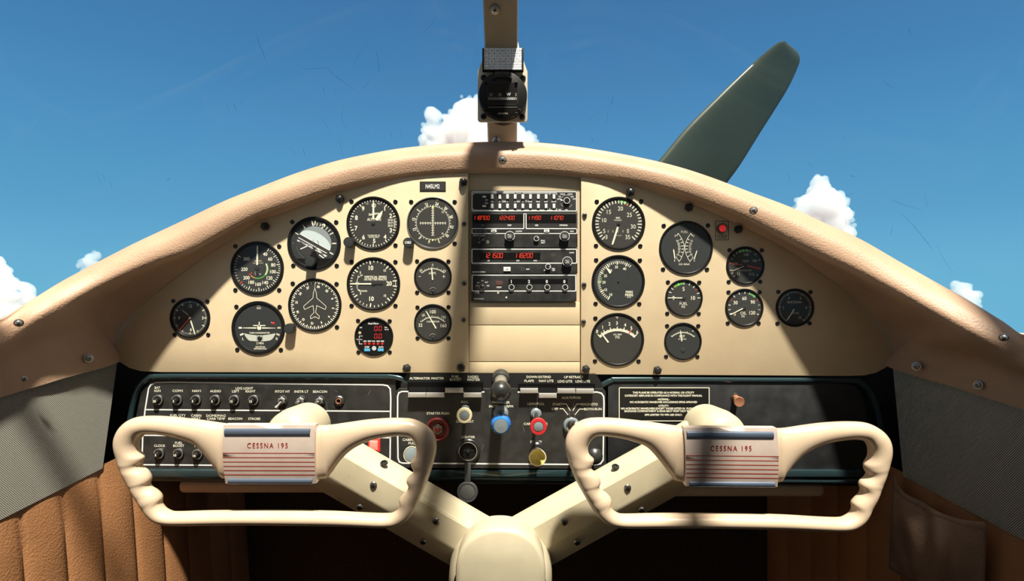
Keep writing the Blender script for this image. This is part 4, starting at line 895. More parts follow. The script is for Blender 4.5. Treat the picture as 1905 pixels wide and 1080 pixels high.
def kn(name, label, u, v, fu, fv, L, r, c, m, bm='steel_dark', br=8, nutm=None):
    pr = [('bushing', [(br * k, 0), (br * k, .004), (br * k * .7, .006), (.0028, .006)], nutm or 'knob_black'), ('shaft', [(.0026, 0), (.0026, L - .008)], bm)]
    q = cap(r, L, c); q[0] = ('knob', q[0][1], m); return pull(name, label, u, v, fu, fv, L, pr + q, None)
kn('carburetor_heat_knob', 'cream ringed pull knob over the words CARB HEAT', 866, 758.5, 864, 772.7, .050, .0113, .0066, 'knob_cream', nutm='knob_center', br=7.5)
kn('mixture_knob', 'red ringed pull knob with a long shaft under LEAN PULL', 997.2, 768, 1001.8, 793.5, .078, .0119, .0066, 'knob_red', nutm='knob_center', br=10)
kn('cabin_air_knob', 'pale ringed pull knob left of the starter, partly behind the control wheel', 767, 837, 765.2, 845.4, .040, .0116, .0100, 'knob_cream', nutm='knob_center', br=7.5)
pull('propeller_control', 'large blue propeller control knob, in the middle of the panel', 931.7, 767, 931.8, 792.4, .074, [('bushing', [(.0115, 0), (.0115, .006), (.008, .010), (.004, .010)], 'knob_center'), ('shaft', [(.004, 0), (.004, .05)], 'steel_dark'),
     ('knob', [(.004, .036), (.0085, .038), (.0118, .046), (.0142, .056), (.0144, .064), (.0128, .070), (.0106, .074), (.0100, .0733)], 'knob_blue'), ('face_disc', [(.0101, .0730), (.0095, .0745), (0, .0752)], 'knob_center')], None)
t = pull('primer_knob', 'yellow cupped primer knob with a cream rim, under the word PRIMER', 998.4, 831.5, 999.9, 850.5, .052, [('bushing', [(.0105, 0), (.0105, .010), (.008, .012), (.004, .012)], 'knob_black'), ('shaft', [(.0045, 0), (.0045, .042)], 'steel_dark'),
     ('knob', [(.006, .036), (.0105, .040), (.0124, .050), (.0126, .052), (.0118, .0527), (.0112, .052)], 'knob_cream'), ('cup', [(.0113, .0522), (.0104, .0485), (.008, .0462), (0, .0455)], 'primer_yellow')], None)
pull('parking_knob', 'glossy black knob at the right end of the centre plate, behind the right control wheel', 1104, 843, 1106, 849.5, .040, [('shaft', [(.004, 0), (.004, .03)], 'steel_dark'), ('knob', [(.006, .018), (.011, .022), (.0126, .03), (.0115, .037), (.007, .041), (0, .042)], 'ball_black')], None)
pull('throttle_lever', 'big black throttle ball on a silver rod, top centre of the black panel', 931.7, 703, 931.9, 727.6, .070, [('guide_boss', [(.0135, -.004), (.0135, .012), (.0115, .015), (.0095, .015)], 'black_plate'), ('shaft', [(.0094, 0), (.0094, .056)], 'steel'),
     ('ball', [(.0050, .0545)] + [(.0149 * math.sin(R(a)), .0685 - .0149 * math.cos(R(a))) for a in range(25, 181, 9)], 'ball_black')], None)
pull('glovebox_knob', 'small copper coloured pull knob, right of the printed placard', 1369.2, 739.8, 1375.4, 747.2, .020, [('escutcheon', [(.0072, -.003), (.0070, -.002), (.005, -.0015), (.0045, -.0035)], 'steel_dark'), ('knob', [(.0046, -.003), (.0048, .010), (.0068, .014), (.0078, .019), (.0072, .0205), (.003, .0198), (0, .0198)], 'copper')], None)

t = control('starter_button', 'dark red starter button sunk in a red cup, under STARTER PUSH', 'button', 814.8, 797)
b = B(814.8, 797, -.002); b.lathe([(22, 0), (21.6, .006), (19.5, .0072), (17.5, .006), (17, .0006), (0, .0006)], 'starter_red', n=44); b.make('guard_cup', t)
b = B(814.8, 797, -.002); b.lathe([(10.4, .0006), (10.4, .0045), (9.2, .0055), (5.8, .0055), (5.6, .002)], 'steel_dark', n=6); b.make('hex_nut', t)
b = B(814.8, 797, -.002); b.lathe([(5.4, .001), (5.2, .0065), (4, .0075), (0, .0078)], 'starter_red', n=24); b.make('plunger', t)
t = control('cigarette_lighter', 'black lighter socket with its rubber cap hanging below on a strap', 'socket', 871, 837.5)
b = B(871, 837.5, -.002); b.lathe([(22.4, 0), (22.4, .003), (20.6, .0042), (18.2, .0042), (17.6, .0036)], 'knob_black', n=48); b.make('socket_ring', t)
b = B(871, 837.5, -.002); b.lathe([(17.8, .0038), (16.8, .0046), (16, .004), (15.6, .0008), (0, .0008)], 'bezel_black', n=44); b.ring(16.6, .6, .0048, 'tan_mark', n=40)
b.lathe([(3.4, .0008), (3.2, .004), (1.2, .0044), (0, .0036)], 'knob_black', n=18); b.box(-12, -1, 12, 1, .0008, .0016, 'knob_black'); b.make('socket_well', t)
b = B(871, 870, -.002, rel=False)
K2 = b.K
b.prism([(865, 857), (877, 857), (876.2, 894), (865.2, 894)], .0078, .0092, 'rubber_cap', bev=.6); stp = b.make('strap', t)
b = B(870.4, 911, -.002); b.lathe([(19.3, .006), (19.3, .0085), (18.2, .0098), (14.8, .0098), (14.4, .009), (13.8, .009)], 'rubber_cap', n=44); b.lathe([(13.8, .009), (13.6, .0098), (12, .0102), (0, .0102)], 'rubber_cap_mid', n=44); b.make('rubber_cap', stp)
t = control('ignition_switch', 'silver key switch with its key turned, right of the red mixture knob', 'switch', 1063, 790.5)
b = B(1063, 790.5, -.002); b.lathe([(15.4, 0), (15.4, .004), (13.4, .006), (11, .0062)], 'knob_center', n=36)
b.box(-6, -22, -2.6, -14, .0, .004, 'steel_dark', bev=.4); b.box(2.6, -22, 6, -14, .0, .004, 'steel_dark', bev=.4); b.make('switch_collar', t)
b = B(1063, 790.5, -.002); b.lathe([(11, .005), (10.6, .0078), (9, .0084), (0, .0084)], 'chrome', n=32); b.line(-5, 3, 3, -6, 1.8, .0087, 'bezel_black'); b.line(-7, -1, -3, -5, .9, .0087, 'bezel_black'); lock = b.make('lock_cylinder', t)
b = B(1063, 790.5, -.002)
kp = spline2([(2, -3), (8, -12), (13, -11), (12, 0), (6, 10), (-4, 20), (-9, 20), (-6, 10), (0, 3)], 4, True)
o = b.P(2, 2, .0085)
vs = []; 
for (x, y) in kp:
    for s_ in (-1, 1): vs.append(b.P(x * .55 + 3 + s_ * .9, y * .8 + 1 + s_ * .9, .010 + .010 * (1 + math.sin(y / 10))))
n = len(kp); b.add(vs, [(2 * i, 2 * ((i + 1) % n), 2 * ((i + 1) % n) + 1, 2 * i + 1) for i in range(n)] + [tuple(2 * i for i in range(n)), tuple(2 * i + 1 for i in range(n))], 'tan_mark'); b.make('key', lock)
# ------------------------------------------------------------------ glareshield
ST = [  # O sky edge, C lip crest, I inner edge: (u, v, y)
 ((0, 593.5, -.174), (0, 644, -.200), (0, 739, -.174)),
 ((40, 569, -.142), (50, 611, -.166), (120, 703, -.097)),
 ((80, 544, -.108), (100, 583, -.137), (224, 672, -.004)),
 ((118, 521, -.078), (140, 560, -.112), (213, 642, -.002)),
 ((178, 489, -.050), (190, 533, -.088), (228, 604, -.002)),
 ((237, 459, -.030), (250, 504, -.072), (272, 560, -.002)),
 ((275, 441, -.020), (300, 483, -.060), (320, 520, -.002)),
 ((340, 411, -.008), (355, 464, -.049), (370, 484, -.001)),
 ((420, 374, .002), (425, 425, -.038), (430, 445, -.001)),
 ((480, 351, .007), (480, 397, -.033), (475, 415, -.001)),
 ((549, 325, .014), (552, 371, -.027), (549, 387, -.001)),
 ((617, 304, .020), (620, 348, -.020), (615, 361, -.001)),
 ((686, 288.6, .024), (690, 331, -.014), (686, 344, 0)),
 ((760, 276.5, .028), (768, 318, -.011), (768, 329, 0)),
 ((860, 268.2, .030), (871, 311, -.011), (871, 322.5, 0)),
 ((952, 266, .030), (952, 310, -.011), (952, 321.5, 0)),
 ((1029, 270, .030), (1029, 313, -.011), (1029, 325, 0)),
 ((1111, 281, .028), (1118, 323, -.012), (1118, 334.5, 0)),
 ((1193, 296, .022), (1196, 336, -.019), (1190, 349, 0)),
 ((1260, 312, .016), (1262, 354, -.026), (1258, 370, -.001)),
 ((1320, 331, .010), (1322, 376, -.031), (1318, 392, -.001)),
 ((1390, 357, .002), (1395, 407, -.040), (1390, 425, -.001)),
 ((1467, 385, -.008), (1467, 446, -.052), (1460, 461, -.001)),
 ((1533, 415, -.022), (1533, 479, -.068), (1520, 502, -.001)),
 ((1600, 445, -.038), (1590, 506, -.082), (1570, 538, -.001)),
 ((1667, 483, -.060), (1650, 538, -.102), (1615, 580, -.001)),
 ((1733, 520, -.085), (1710, 573, -.126), (1655, 628, -.001)),
 ((1775, 543, -.110), (1760, 603, -.146), (1663, 657, -.002)),
 ((1810, 563, -.128), (1800, 627, -.164), (1650, 681, -.004)),
 ((1867, 598, -.154), (1860, 656, -.184), (1780, 721.5, -.099)),
 ((1905, 623, -.174), (1905, 680, -.200), (1905, 762, -.174))]
def row(O, C, I):
    t = min(1, abs(O.x) / .60); t = t * t; sg = 1 if O.x > 0 else -1
    dr = Vector((0, .10, -.016)) * (1 - t) + Vector((sg * .035, .025, -.012)) * t
    oc = (C - O).length; nrm = Vector((0, -.93, .34)) * (1 - t) + Vector((-sg * .28, -.80, .50)) * t; nrm.normalize()
    Ra = O.lerp(C, .27) + nrm * (oc * .17); Rb = O.lerp(C, .64) + nrm * (oc * .25)
    dy = I.y - C.y; big = min(1, (I - C).length / .09)
    Mi = C.lerp(I, .42) + Vector((sg * .010 * big, abs(dy) * .22, .006 * big))
    return [O + dr * 2.2, O + dr, O, Ra, Rb, C, Mi, I]
def cfix(s_):
    (o, c, i) = s_; return (o, (c[0], c[1] + 1.5, c[2] + min(.011, max(.006, -c[2] * .15 + .004))), i)
rows = [row(*[W(*q) for q in cfix(s_)]) for s_ in ST]
def ext(r, ys):
    out = []
    for y in ys: out.append([Vector((p.x + (.02 if p.x > 0 else -.02) * (-.19 - y), y + (p.y - r[5].y), p.z)) for p in r])
    return out
rows = ext(rows[0], (-.95, -.6, -.42, -.32, -.26, -.225)) + rows + ext(rows[-1], (-.225, -.26, -.32, -.42, -.6, -.95))
cols = []
for r in rows: cols.append(spline(r, 5))
full = []
for j in range(len(cols[0])): full.append(spline([c[j] for c in cols], 4))
b = B(952, 300, 0, rel=False, m='tan_leather'); b.grid(full)
glare = b.make('glareshield', smooth=60, label='padded tan leather coaming arching over the dials and down both sides', cat='glareshield')
for u, v, y, rot in ((935, 297.5, -.018, (.35, 0, 0)), (518, 369.5, -.016, (.3, 0, .25)), (1401.5, 391.5, -.038, (.3, 0, -.25)), (35, 600, -.178, (.4, 0, .7)), (1867, 627, -.187, (.4, 0, -.7)),
                     (165, 666, -.062, (-.05, 0, .95)), (43, 704, -.145, (-.1, 0, 1.1)), (1705, 681, -.056, (-.05, 0, -.95)), (1820, 716, -.128, (-.1, 0, -1.1))):
    screw(u, v, y, 6, 'washer', glare, rot)

# ------------------------------------------------------------------ side walls
def bil(a, b_, c, d, s_, t): return a.lerp(b_, s_).lerp(c.lerp(d, s_), t)
def xr(p, q, y): return p + (q - p) * ((y - p.y) / (q.y - p.y))
def wall(side, TF, BF, TB, BB, mcl, nm):
    sg = -1 if side == 'left' else 1
    w = thing('wall_' + side, side + ' cabin wall', 'wall', Vector((sg * .6, -.2, 0)), kind='structure'); del w['category']; del w['label']
    b = B(0, 0, org=Vector((sg * .6, -.2, .8)), m=mcl)
    yb = -.95
    TB2 = xr(TF, TB, yb); BB2 = xr(BF, BB, yb); rws = []
    for i in range(40):
        t = i / 39; rws.append([bil(TF + Vector((-sg * .0, 0, .012)), TB2 + Vector((0, 0, .012)), BF, BB2, j / 30 if 0 else t, s_ / 8) for s_ in range(9)])
    b.grid(rws); 
    b.make('cloth_panel', w, smooth=60)
    # pleated leather below
    b = B(0, 0, org=Vector((sg * .6, -.2, .4)), m='brown_leather'); per = .055; rws = []
    y = .36
    N = int((.36 + .95) / (per / 12)); ph = .176 % per
    for i in range(N + 1):
        y = .36 - i * per / 12; q = xr(BF, BB, y); s_ = abs(math.sin(math.pi * ((y + .176) / per))); bul = .0075 * s_ ** .34
        colm = []
        for j in range(15):
            h = j / 14; z = q.z + .004 - h * h * .2 - h * .58
            z = max(z, .002)
            colm.append(Vector((q.x - sg * (bul * min(1, .25 + h * 9) - .004 + (.045 if sg < 0 else -.0) * (j / 14)), y, z)))
        rws.append(colm)
    b.grid(rws); b.make('pleated_lining', w, smooth=60)
    # outer skin so that no daylight leaks in
    b = B(0, 0, org=Vector((sg * .7, -.2, .5)), m='cabin_trim'); b.wbox((sg * .70, .40, 0), (sg * .72, -2.0, EZ - .06)); b.make('outer_skin', w)
    return w
TF, BF, TB, BB = W(228, 669, 0), W(191, 870.5, -.06), W(0, 737, -.174), W(0, 967, -.2)
TF.x -= .006; TB.x -= .006
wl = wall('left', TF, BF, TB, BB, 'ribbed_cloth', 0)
TFr, BFr, TBr, BBr = W(1652, 680, 0), W(1680, 885, -.018), W(1905, 762, -.174), W(1905, 1005, -.168)
TFr.x += .006; TBr.x += .006
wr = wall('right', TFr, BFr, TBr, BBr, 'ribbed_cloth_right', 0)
# map pocket on the right wall
b = B(0, 0, org=W(1760, 1000, -.1), m='pocket_leather')
A0, A1 = W(1679, 890, -.022), W(1851, 978, -.142); B0, B1 = W(1669, 1056, -.018), W(1845, 1150, -.142)
rws = []
for i in range(41):
    s_ = i / 40; c_ = []
    for j in range(25):
        t = j / 24; p = bil(A0, A1, B0, B1, s_, t)
        edge = min(1, min(s_, 1 - s_) * 7) * min(1, (1 - t) * 8 + .0); fold = math.sin(s_ * 23 + math.sin(t * 4 + s_ * 5) * 1.6) * .0022 * (1 - .3 * t) + math.sin(s_ * 9 + t * 5) * .0022
        sag = -.013 * 4 * s_ * (1 - s_) * (1 - t) * (1 - t)
        out = .010 + .017 * math.sin(math.pi * min(1, .25 + .75 * t)) * edge + fold * edge
        c_.append(p + Vector((-out, 0, sag)))
    rws.append(c_)
b.grid(rws)
pocket = b.make('map_pocket', smooth=60, label='gathered brown leather map pocket on the right cabin wall', cat='pocket')
sm = pocket.modifiers.new('s', 'SOLIDIFY'); sm.thickness = .003
b = B(0, 0, org=W(1760, 940, -.1), m='pocket_leather')
b.tube([rws[i][0] + Vector((-.002, 0, -.001)) for i in range(0, 41, 2)], .0022, n=10, ry=.0062, up=Vector((0, 0, 1))); b.make('hem', pocket)
b = B(0, 0, org=W(1760, 1000, -.1), m='pocket_leather')
for i in (2, 38): b.tube([rws[i][j] + Vector((-.0005, 0, 0)) for j in range(0, 25, 3)], .0012, n=8)
b.make('stitched_edge', pocket)

# ------------------------------------------------------------------ floor, firewall, ceiling
b = B(0, 0, org=Vector((0, -.5, 0)), m='floor_black'); b.wbox((-.72, -2.2, -.02), (.72, .62, 0)); b.make('floor', kind='structure', smooth=0)
b = B(0, 0, org=Vector((0, .3, .4)), m='carpet'); b.wbox((-.72, .26, 0), (.72, .28, EZ - .11)); b.make('wall_front', kind='structure', smooth=0)
YE = -.62   # forward edge of the cabin roof
b = B(0, 0, org=Vector((0, -1.4, EZ + .6)), m='cabin_trim')
def arch(y, n=16, w=.60, h=.62, z0=.02, c=.0): return [Vector((w * math.sin(R(a)), y, EZ + z0 + (h - z0) * max(0, math.cos(R(a))) ** .55)) for a in [(-90 + 180 * i / n) for i in range(n + 1)]]
rr = [arch(YE), arch(YE - .5), arch(YE - 1.3)]
b.grid(rr); o = b.make('ceiling', kind='structure', smooth=60); m_ = o.modifiers.new('s', 'SOLIDIFY'); m_.thickness = .03; m_.offset = 1
b = B(0, 0, org=Vector((0, -2.1, .8)), m='cabin_trim'); b.wbox((-.72, -2.16, 0), (.72, -2.14, EZ + .66)); b.make('wall_back', kind='structure', smooth=0)

# ------------------------------------------------------------------ windshield frame and panes
PP = [(.135, .218), (.10, .254), (.02, .338), (-.055, .416), (-.17, .512), (-.32, .580), (-.45, .604), (YE, .612)]
pts = spline([Vector((-.0165, y, EZ + z)) for y, z in PP], 5)
b = B(0, 0, org=Vector((-.0165, .1, EZ + .254)), m='post_paint')
hw = []; vs = []
for i, p in enumerate(pts):
    a = pts[max(0, i - 1)]; c = pts[min(len(pts) - 1, i + 1)]; t = (c - a).normalized(); nr = Vector((0, t.z, -t.y)).normalized()
    if nr.z > 0: nr = -nr
    w = .025 + .0006 * min(1, i / 15); th = .012
    vs.append([p + Vector((-w, 0, 0)) - nr * .002, p + Vector((-w * .93, 0, 0)) + nr * th, p + Vector((w * .93, 0, 0)) + nr * th, p + Vector((w, 0, 0)) - nr * .002, p + Vector((w, 0, 0)) - nr * .012, p + Vector((-w, 0, 0)) - nr * .012])
b.grid(vs, closed=True)
post = b.make('windshield_post', smooth=30, bevel=.0012, label='beige painted centre post between the two windshield panes, behind the compass', cat='post')
for u, v, y in ((920.5, 18, -.058), (953.5, 71, -.017), (923, 260.5, .078)):
    screw(u, v, y, 7.2, 'washer', post, (.78, 0, 0))
# compass
t = thing('magnetic_compass', 'black round compass on a cream plate, in the middle of the windshield', 'compass', W(935, 180, -.012))
Y = -.012
b = B(935, 180, Y, rel=False, m='plate_cream')
b.prism([(963.7, 77), (969, 104), (974, 113), (981.4, 133)] + [(981.4, 221.5), (980, 225), (976, 226.6)] + [(894, 226.6), (890, 225), (888.6, 221.5)] + [(888.6, 133), (897, 113), (901, 104), (906, 77)], -.003, 0, 'plate_cream', bev=.7); b.make('mounting_plate', t)
b = B(935.4, 180.5, Y); b.lathe([(30, -.055), (38, -.04), (42, -.003), (45, 0), (45, .007), (43.6, .0095), (42.4, .010), (0, .010)], 'bezel_black', n=64)
b.strip(rrect(-27.5, -22.6, 27.8, 17.8, 4), .8, .0103, 'knob_face', True); b.poly(rrect(-27, -22, 27.3, 17.3, 3.8), .0102, 'window_black')
for tx, x in (('33', -21.6), ('30', -5.2), ('2', 24.2)): b.text(tx, x, 0, 5, .0104, 'ivory_dim', bold=.0)
b.text('W', 10.8, -.6, 5.6, .0104, 'white_paint', bold=.02)
for i in range(26): b.line(-25.5 + i * 2.03, 4.6 + (.8 if i % 2 else 0), -25.5 + i * 2.03, 9.6, .8, .0104, 'white_paint' if 10 < i < 24 else 'ivory_dim')
b.line(-26.8, 23, 27, 23, .7, .0104, 'steel'); b.text('AIRPATH', 0, 34.6, 2.6, .0104, 'tan_mark', w=18)
b.box(-14, -42, 13, -30.5, .010, .0115, 'glove_plate', bev=.8); b.make('compass_body', t)
for x, y in ((-35.8, -35.6), (37.3, -35), (-35.9, 36.6), (36.2, 36.6)): screw(935.4 + x, 180.5 + y, Y, 5.4, 'black', t)
for x, y in ((-31.3, -26.4), (25, -26), (-17, -34.2), (13.9, -34.2), (-33.6, 24.9), (-27, 31.6), (25.2, 31.6), (31, 25.3)): screw(935.4 + x, 180.5 + y, Y - .010, 2.9, 'black', t)
t = thing('deviation_card', 'white compass correction card in a black holder above the compass', 'card', W(935.5, 110, -.020))
b = B(935.5, 110, -.020, rel=False); b.prism([(897.3, 90), (897.3, 132.6), (974, 132.6), (974, 90), (970.8, 90), (970.8, 129.8), (900.2, 129.8), (900.2, 90)], -.004, .002, 'bezel_black', bev=.4)
b.rect(897.5, 89.8, 974, 132.5, -.004, 'bezel_black'); b.make('card_holder', t)
b = B(935.5, 110, -.020, rel=False, m='card_ink'); b.rect(899.2, 89.3, 971.8, 130.3, .0001, 'card_white')
cx = [909.7, 919.8, 930.8, 940.7, 951, 961.8]; ry = [99.5, 109.4, 119.4]
for x in cx: b.line(x, 89.3, x, 130.3, .55, .00015)
for y in ry: b.line(899.2, y, 971.8, y, .55, .00015)
cc = [904.5, 914.7, 925.3, 935.7, 945.8, 956.4, 966.8]
for i, tx in enumerate(('For', 'N', '30', '60', 'E', '120', '150')): b.text(tx, cc[i], 94.4, 4, .00017, w=[7, 3.6, 6, 6, 3, 8, 7.6][i], bold=.0)
for i, tx in enumerate(('For', 'S', '210', '240', 'W', '300', '330')): b.text(tx, cc[i], 114.4, 4, .00017, w=[7, 3.4, 8.6, 8.6, 5, 8, 7.6][i], bold=.0)
for i, tx in enumerate(('Steer', '1', '26', '55', '86', '116', '147')): b.text(tx, cc[i], 104.6 + (1 if i == 0 else -.6), 4 if i else 3, .00017, w=[7.6, .8, 5.6, 5, 5.6, 7.4, 7.4][i], bold=-.01, shear=.15 if i else 0)
for i, tx in enumerate(('Steer', '184', '213', '243', '274', '302', '332')): b.text(tx, cc[i], 125 + (.8 if i == 0 else -1), 4 if i else 3, .00017, w=[7.6, 7.4, 7, 7, 7.4, 7, 7.2][i], bold=-.01, shear=.2 if i else 0)
b.make('card', t, smooth=0)

# panes: a curved sheet on each side of the post
def pane(sg, name, label):
    base = []
    src = [r for r in rows if (r[1].x * sg > -.02)]
    if sg < 0: src = src[::-1]
    base = [r[1] + (r[1] - r[2]) * .25 for r in src if r[1].y > -.5]
    base[0] = Vector((-.0165, .125, EZ + .228))
    n = len(base); grid_ = []
    for i, p in enumerate(base):
        f = i / (n - 1)
        top = Vector((-.0165 + sg * f * .58, YE, EZ + .632 - .60 * max(0, f) ** 3.2 + 0))
        if f > .75: top = Vector((sg * .60, YE + (f - .75) * 1.2, EZ + .632 - .60 * f ** 3.2))
        a = math.pi / 2
        c1 = p + Vector((sg * .02 * f, -.10 * (1 - f * .4), .125 * (1 - f * .35))); c2 = Vector((p.x * .35 + top.x * .65 + sg * .02, -.33 + f * -.05, EZ + .59 * (1 - .75 * f ** 3)))
        grid_.append([cr(p + (p - c1), p, c1, c2, s_ / 8) for s_ in range(8)] + [cr(p, c1, c2, top, s_ / 8) for s_ in range(8)] + [cr(c1, c2, top, top + (top - c2), s_ / 8) for s_ in range(9)])
    if sg > 0 or 1:
        # the first column lies along the outer face of the post
        PW = [Vector((-.0165, y + .006, EZ + z + .008)) for y, z in PP[1:]]
        sp = spline(PW, 5); m_ = len(grid_[0]); grid_[0] = [sp[min(len(sp) - 1, int(j * (len(sp) - 1) / (m_ - 1)))] for j in range(m_)]
    b = B(0, 0, org=Vector((sg * .2, .05, EZ + .25)), m='windshield_glass'); b.grid(grid_)
    o = b.make(name, smooth=80, kind='structure'); return o
pane(-1, 'window_1', ''); pane(1, 'window_2', '')
# marks on the glass: hairline scratches and grime drawn along the inner face near the base
SCR = [[(558, 123), (573, 128), (608, 127), (622, 140), (650, 160), (668, 174)], [(697, 78), (678, 88), (664, 105), (658, 125)], [(691, 140), (683, 155), (672, 168)], [(474, 52), (482, 80), (490, 100), (497, 118)],
       [(597, 219), (608, 235), (617, 256)], [(645, 190), (636, 210), (640, 232), (655, 245)], [(699, 90), (704, 118), (706, 140)], [(810, 35), (800, 48), (780, 70)], [(622, 165), (628, 172)], [(632, 262), (638, 290)], [(655, 262), (657, 282)], [(420, 190), (428, 212)], [(434, 192), (440, 206)], [(448, 188), (452, 196)],
       [(180, 318), (187, 345)], [(190, 322), (196, 336)], [(205, 335), (208, 352)], [(1133, 200), (1126, 232)], [(1141, 178), (1137, 196)], [(1092, 224), (1108, 212)], [(1050, 232), (1063, 246)], [(1100, 255), (1104, 265)], [(955, 12), (942, 6)],
       [(1640, 148), (1655, 160), (1666, 163)], [(1672, 392), (1700, 420), (1726, 452), (1740, 470)], [(1573, 365), (1592, 358)], [(1720, 360), (1726, 385)], [(1655, 370), (1680, 380), (1720, 392)], [(1740, 448), (1758, 485), (1778, 512)], [(1568, 250), (1570, 262)], [(1660, 420), (1657, 436)], [(1500, 300), (1512, 310)], [(1465, 320), (1470, 338)], [(1580, 325), (1592, 330)], [(780, 250), (784, 262)], [(668, 236), (690, 250)], [(563, 275), (568, 290)],
       [(1596, 210), (1612, 196)], [(1690, 50), (1694, 66)], [(310, 338), (316, 330)], [(745, 238), (747, 258)], [(726, 240), (730, 262)], [(600, 160), (604, 176)], [(540, 272), (552, 290)]]
b = B(900, 200, .03, rel=False, m='grime')
def gl(u, v):   # a point on the glass: the sheet slopes back from the coaming towards the roof
    k = (540 - v) / F; c = abs(u - 935) / F
    y = (.1 - .957 * (k * D - .254)) / (1 + .957 * k) - .02 - .25 * c * c
    return W(u, v, y)
for i, L in enumerate(SCR):
    L2 = spline2(L, 5) if len(L) > 2 else [(L[0][0] + (L[1][0] - L[0][0]) * q / 4, L[0][1] + (L[1][1] - L[0][1]) * q / 4) for q in range(5)]
    n = len(L2)
    P_ = [gl(*q) for q in L2]; w = .00028 if i % 3 else .0005
    A_ = []; B_ = []
    for j, q in enumerate(P_):
        tt = (P_[min(n - 1, j + 1)] - P_[max(0, j - 1)]).normalized(); sd = tt.cross(Vector((0, .7, .7))).normalized(); ww = w * math.sin(math.pi * (j + .5) / n) * (.7 + .5 * random.random())
        A_.append(q + sd * ww); B_.append(q - sd * ww)
    b.add(A_ + B_, [(j, j + 1, n + j + 1, n + j) for j in range(n - 1)], 'scratch')
o = b.make('scratch', smooth=0, kind='stuff', fixn=False); tag(o, 'fine dark scratches and smears on the windshield panes', 'scratches')

# side pillars, then unseen shadow casters added overhead
def bar(name, pts, r, m='post_paint'):
    b = B(0, 0, org=pts[0], m=m); b.tube(spline(pts, 8), r, n=12); o = b.make(name, kind='structure'); return o
bar('trim_1', [Vector((-.655, -.36, EZ - .03)), Vector((-.64, -.50, EZ + .20)), Vector((-.62, -.58, EZ + .34)), Vector((-.54, YE, EZ + .50))], .017)
bar('trim_2', [Vector((.655, -.36, EZ - .03)), Vector((.64, -.50, EZ + .20)), Vector((.62, -.58, EZ + .34)), Vector((.54, YE, EZ + .50))], .017)
bar('shade_bar_right', [Vector((.290, YE - .02, EZ + .572)), Vector((.300, -.55, EZ + .576)), Vector((.308, -.455, EZ + .570))], .022)  # unseen bar added to cast the shadow band on the right yoke

bar('shade_bar_left', [Vector((-.585, -.415, EZ + .505)), Vector((-.52, -.43, EZ + .515)), Vector((-.455, -.445, EZ + .505))], .012)  # unseen stub added to throw a shadow streak down the left wall

b = B(0, 0, org=Vector((.665, -.47, EZ + .4)), m='cabin_trim'); b.wbox((.655, -.62, EZ + .22), (.675, -.33, EZ + .72)); b.make('sun_blocker', kind='structure', smooth=0)  # unseen plate added to keep sun off the right wall and pocket
# ------------------------------------------------------------------ under-panel rails
for u0, u1, v0, v1, lb in ((330, 700, 893, 919, 'long beige padded bar under the left half of the black panel'), (1175, 1537, 900, 926, 'long beige padded bar under the right half of the black panel')):
    b = B((u0 + u1) / 2, (v0 + v1) / 2, .02, rel=False, m='tan_leather'); b.prism(rrect(u0, v0, u1, v1, 11, 6), -.03, 0, 'knee_pad', bev=8, bd=.008)
    b.make('knee_bar', smooth=60, label=lb, cat='padded bar', group='padded bars under the panel')

# ------------------------------------------------------------------ control column and arms
YC = -.115
t = thing('control_column', 'cream metal Y shaped control column carrying both control wheels', 'control column', Vector((-.015, -.15, 0)))
def arm(name, A, Bp, sc):
    """A, Bp: pixel points on the axis at plane YC; section measured across it"""
    b = B(*A, YC, rel=False, m='column_paint'); k = b.K
    a, e = Vector(A), Vector(Bp); d = (e - a).normalized(); nn = Vector((d.y, -d.x)) if d.x > 0 else Vector((-d.y, d.x))
    sec = [(40, -.052), (43, -.036), (41, -.031), (33, -.002), (28, 0), (-14, 0), (-20, -.001), (-62, -.020), (-66, -.026), (-64, -.052)]
    def ringp(c, s_=1.0, dz=0): return [b.P(c.x + nn.x * p * s_, c.y + nn.y * p * s_, dd + dz) for p, dd in sec]
    st = [(0, .80, -.006), (.012, .93, -.001), (.03, 1, 0), (.3, 1, 0), (.6, 1, 0), (.85, 1, 0), (1, 1, 0)]
    rr = [ringp(a.lerp(e, s_), q, dz) for s_, q, dz in st]
    b.grid(rr, closed=True); b.add(rr[0], [tuple(range(len(sec)))]); b.add(rr[-1], [tuple(range(len(sec)))])
    o = b.make(name, t, smooth=28, bevel=.0016)
    for u, v, ang in sc: screw(u, v, YC, 6.6, 'dark', o)
    return o
al = arm('arm', (532, 820), (905, 1035), [(695, 901.5, 0), (811.5, 968.6, 0)])
ar = arm('arm', (1362, 808.5), (957, 1034), [(1167.5, 906.6, 0), (1049, 970.4, 0)])
for o, L in ((al, [(669.5, 942, .0), (787, 1006.5, 0)]), (ar, [(1193.5, 947, 0), (1073.5, 1007.7, 0)])):
    for u, v, _ in L: screw(u, v, YC + .004, 6.6, 'dark', o, (.4, 0, 0))
for u, v, o, rz in ((714.5, 861.5, al, 1), (1145, 868.5, ar, -1)): screw(u, v, YC + .0205, 7, 'black', o, (-1.2, 0, 0))
# bosses behind the wheels
for (u, v, lb) in ((541, 812, 'left'), (1343, 815, 'right')):
    b = B(u, v, YC - .004, m='column_paint'); b.lathe([(46, -.06), (50, -.02), (49, -.004), (44, .008), (34, .015), (20, .018), (0, .019)], 'column_paint', n=48); b.make('hub_boss', t, smooth=50)
for (u, v, u2, v2) in ((541, 806, 511, 842), (1343, 810, 1353, 846)):
    b = B(u, v, YC - .02, m='steel_dark'); b.tube([W(u, v, YC - .0), W(u2, v2, -.178)], .011, n=20); b.make('wheel_shaft', t)
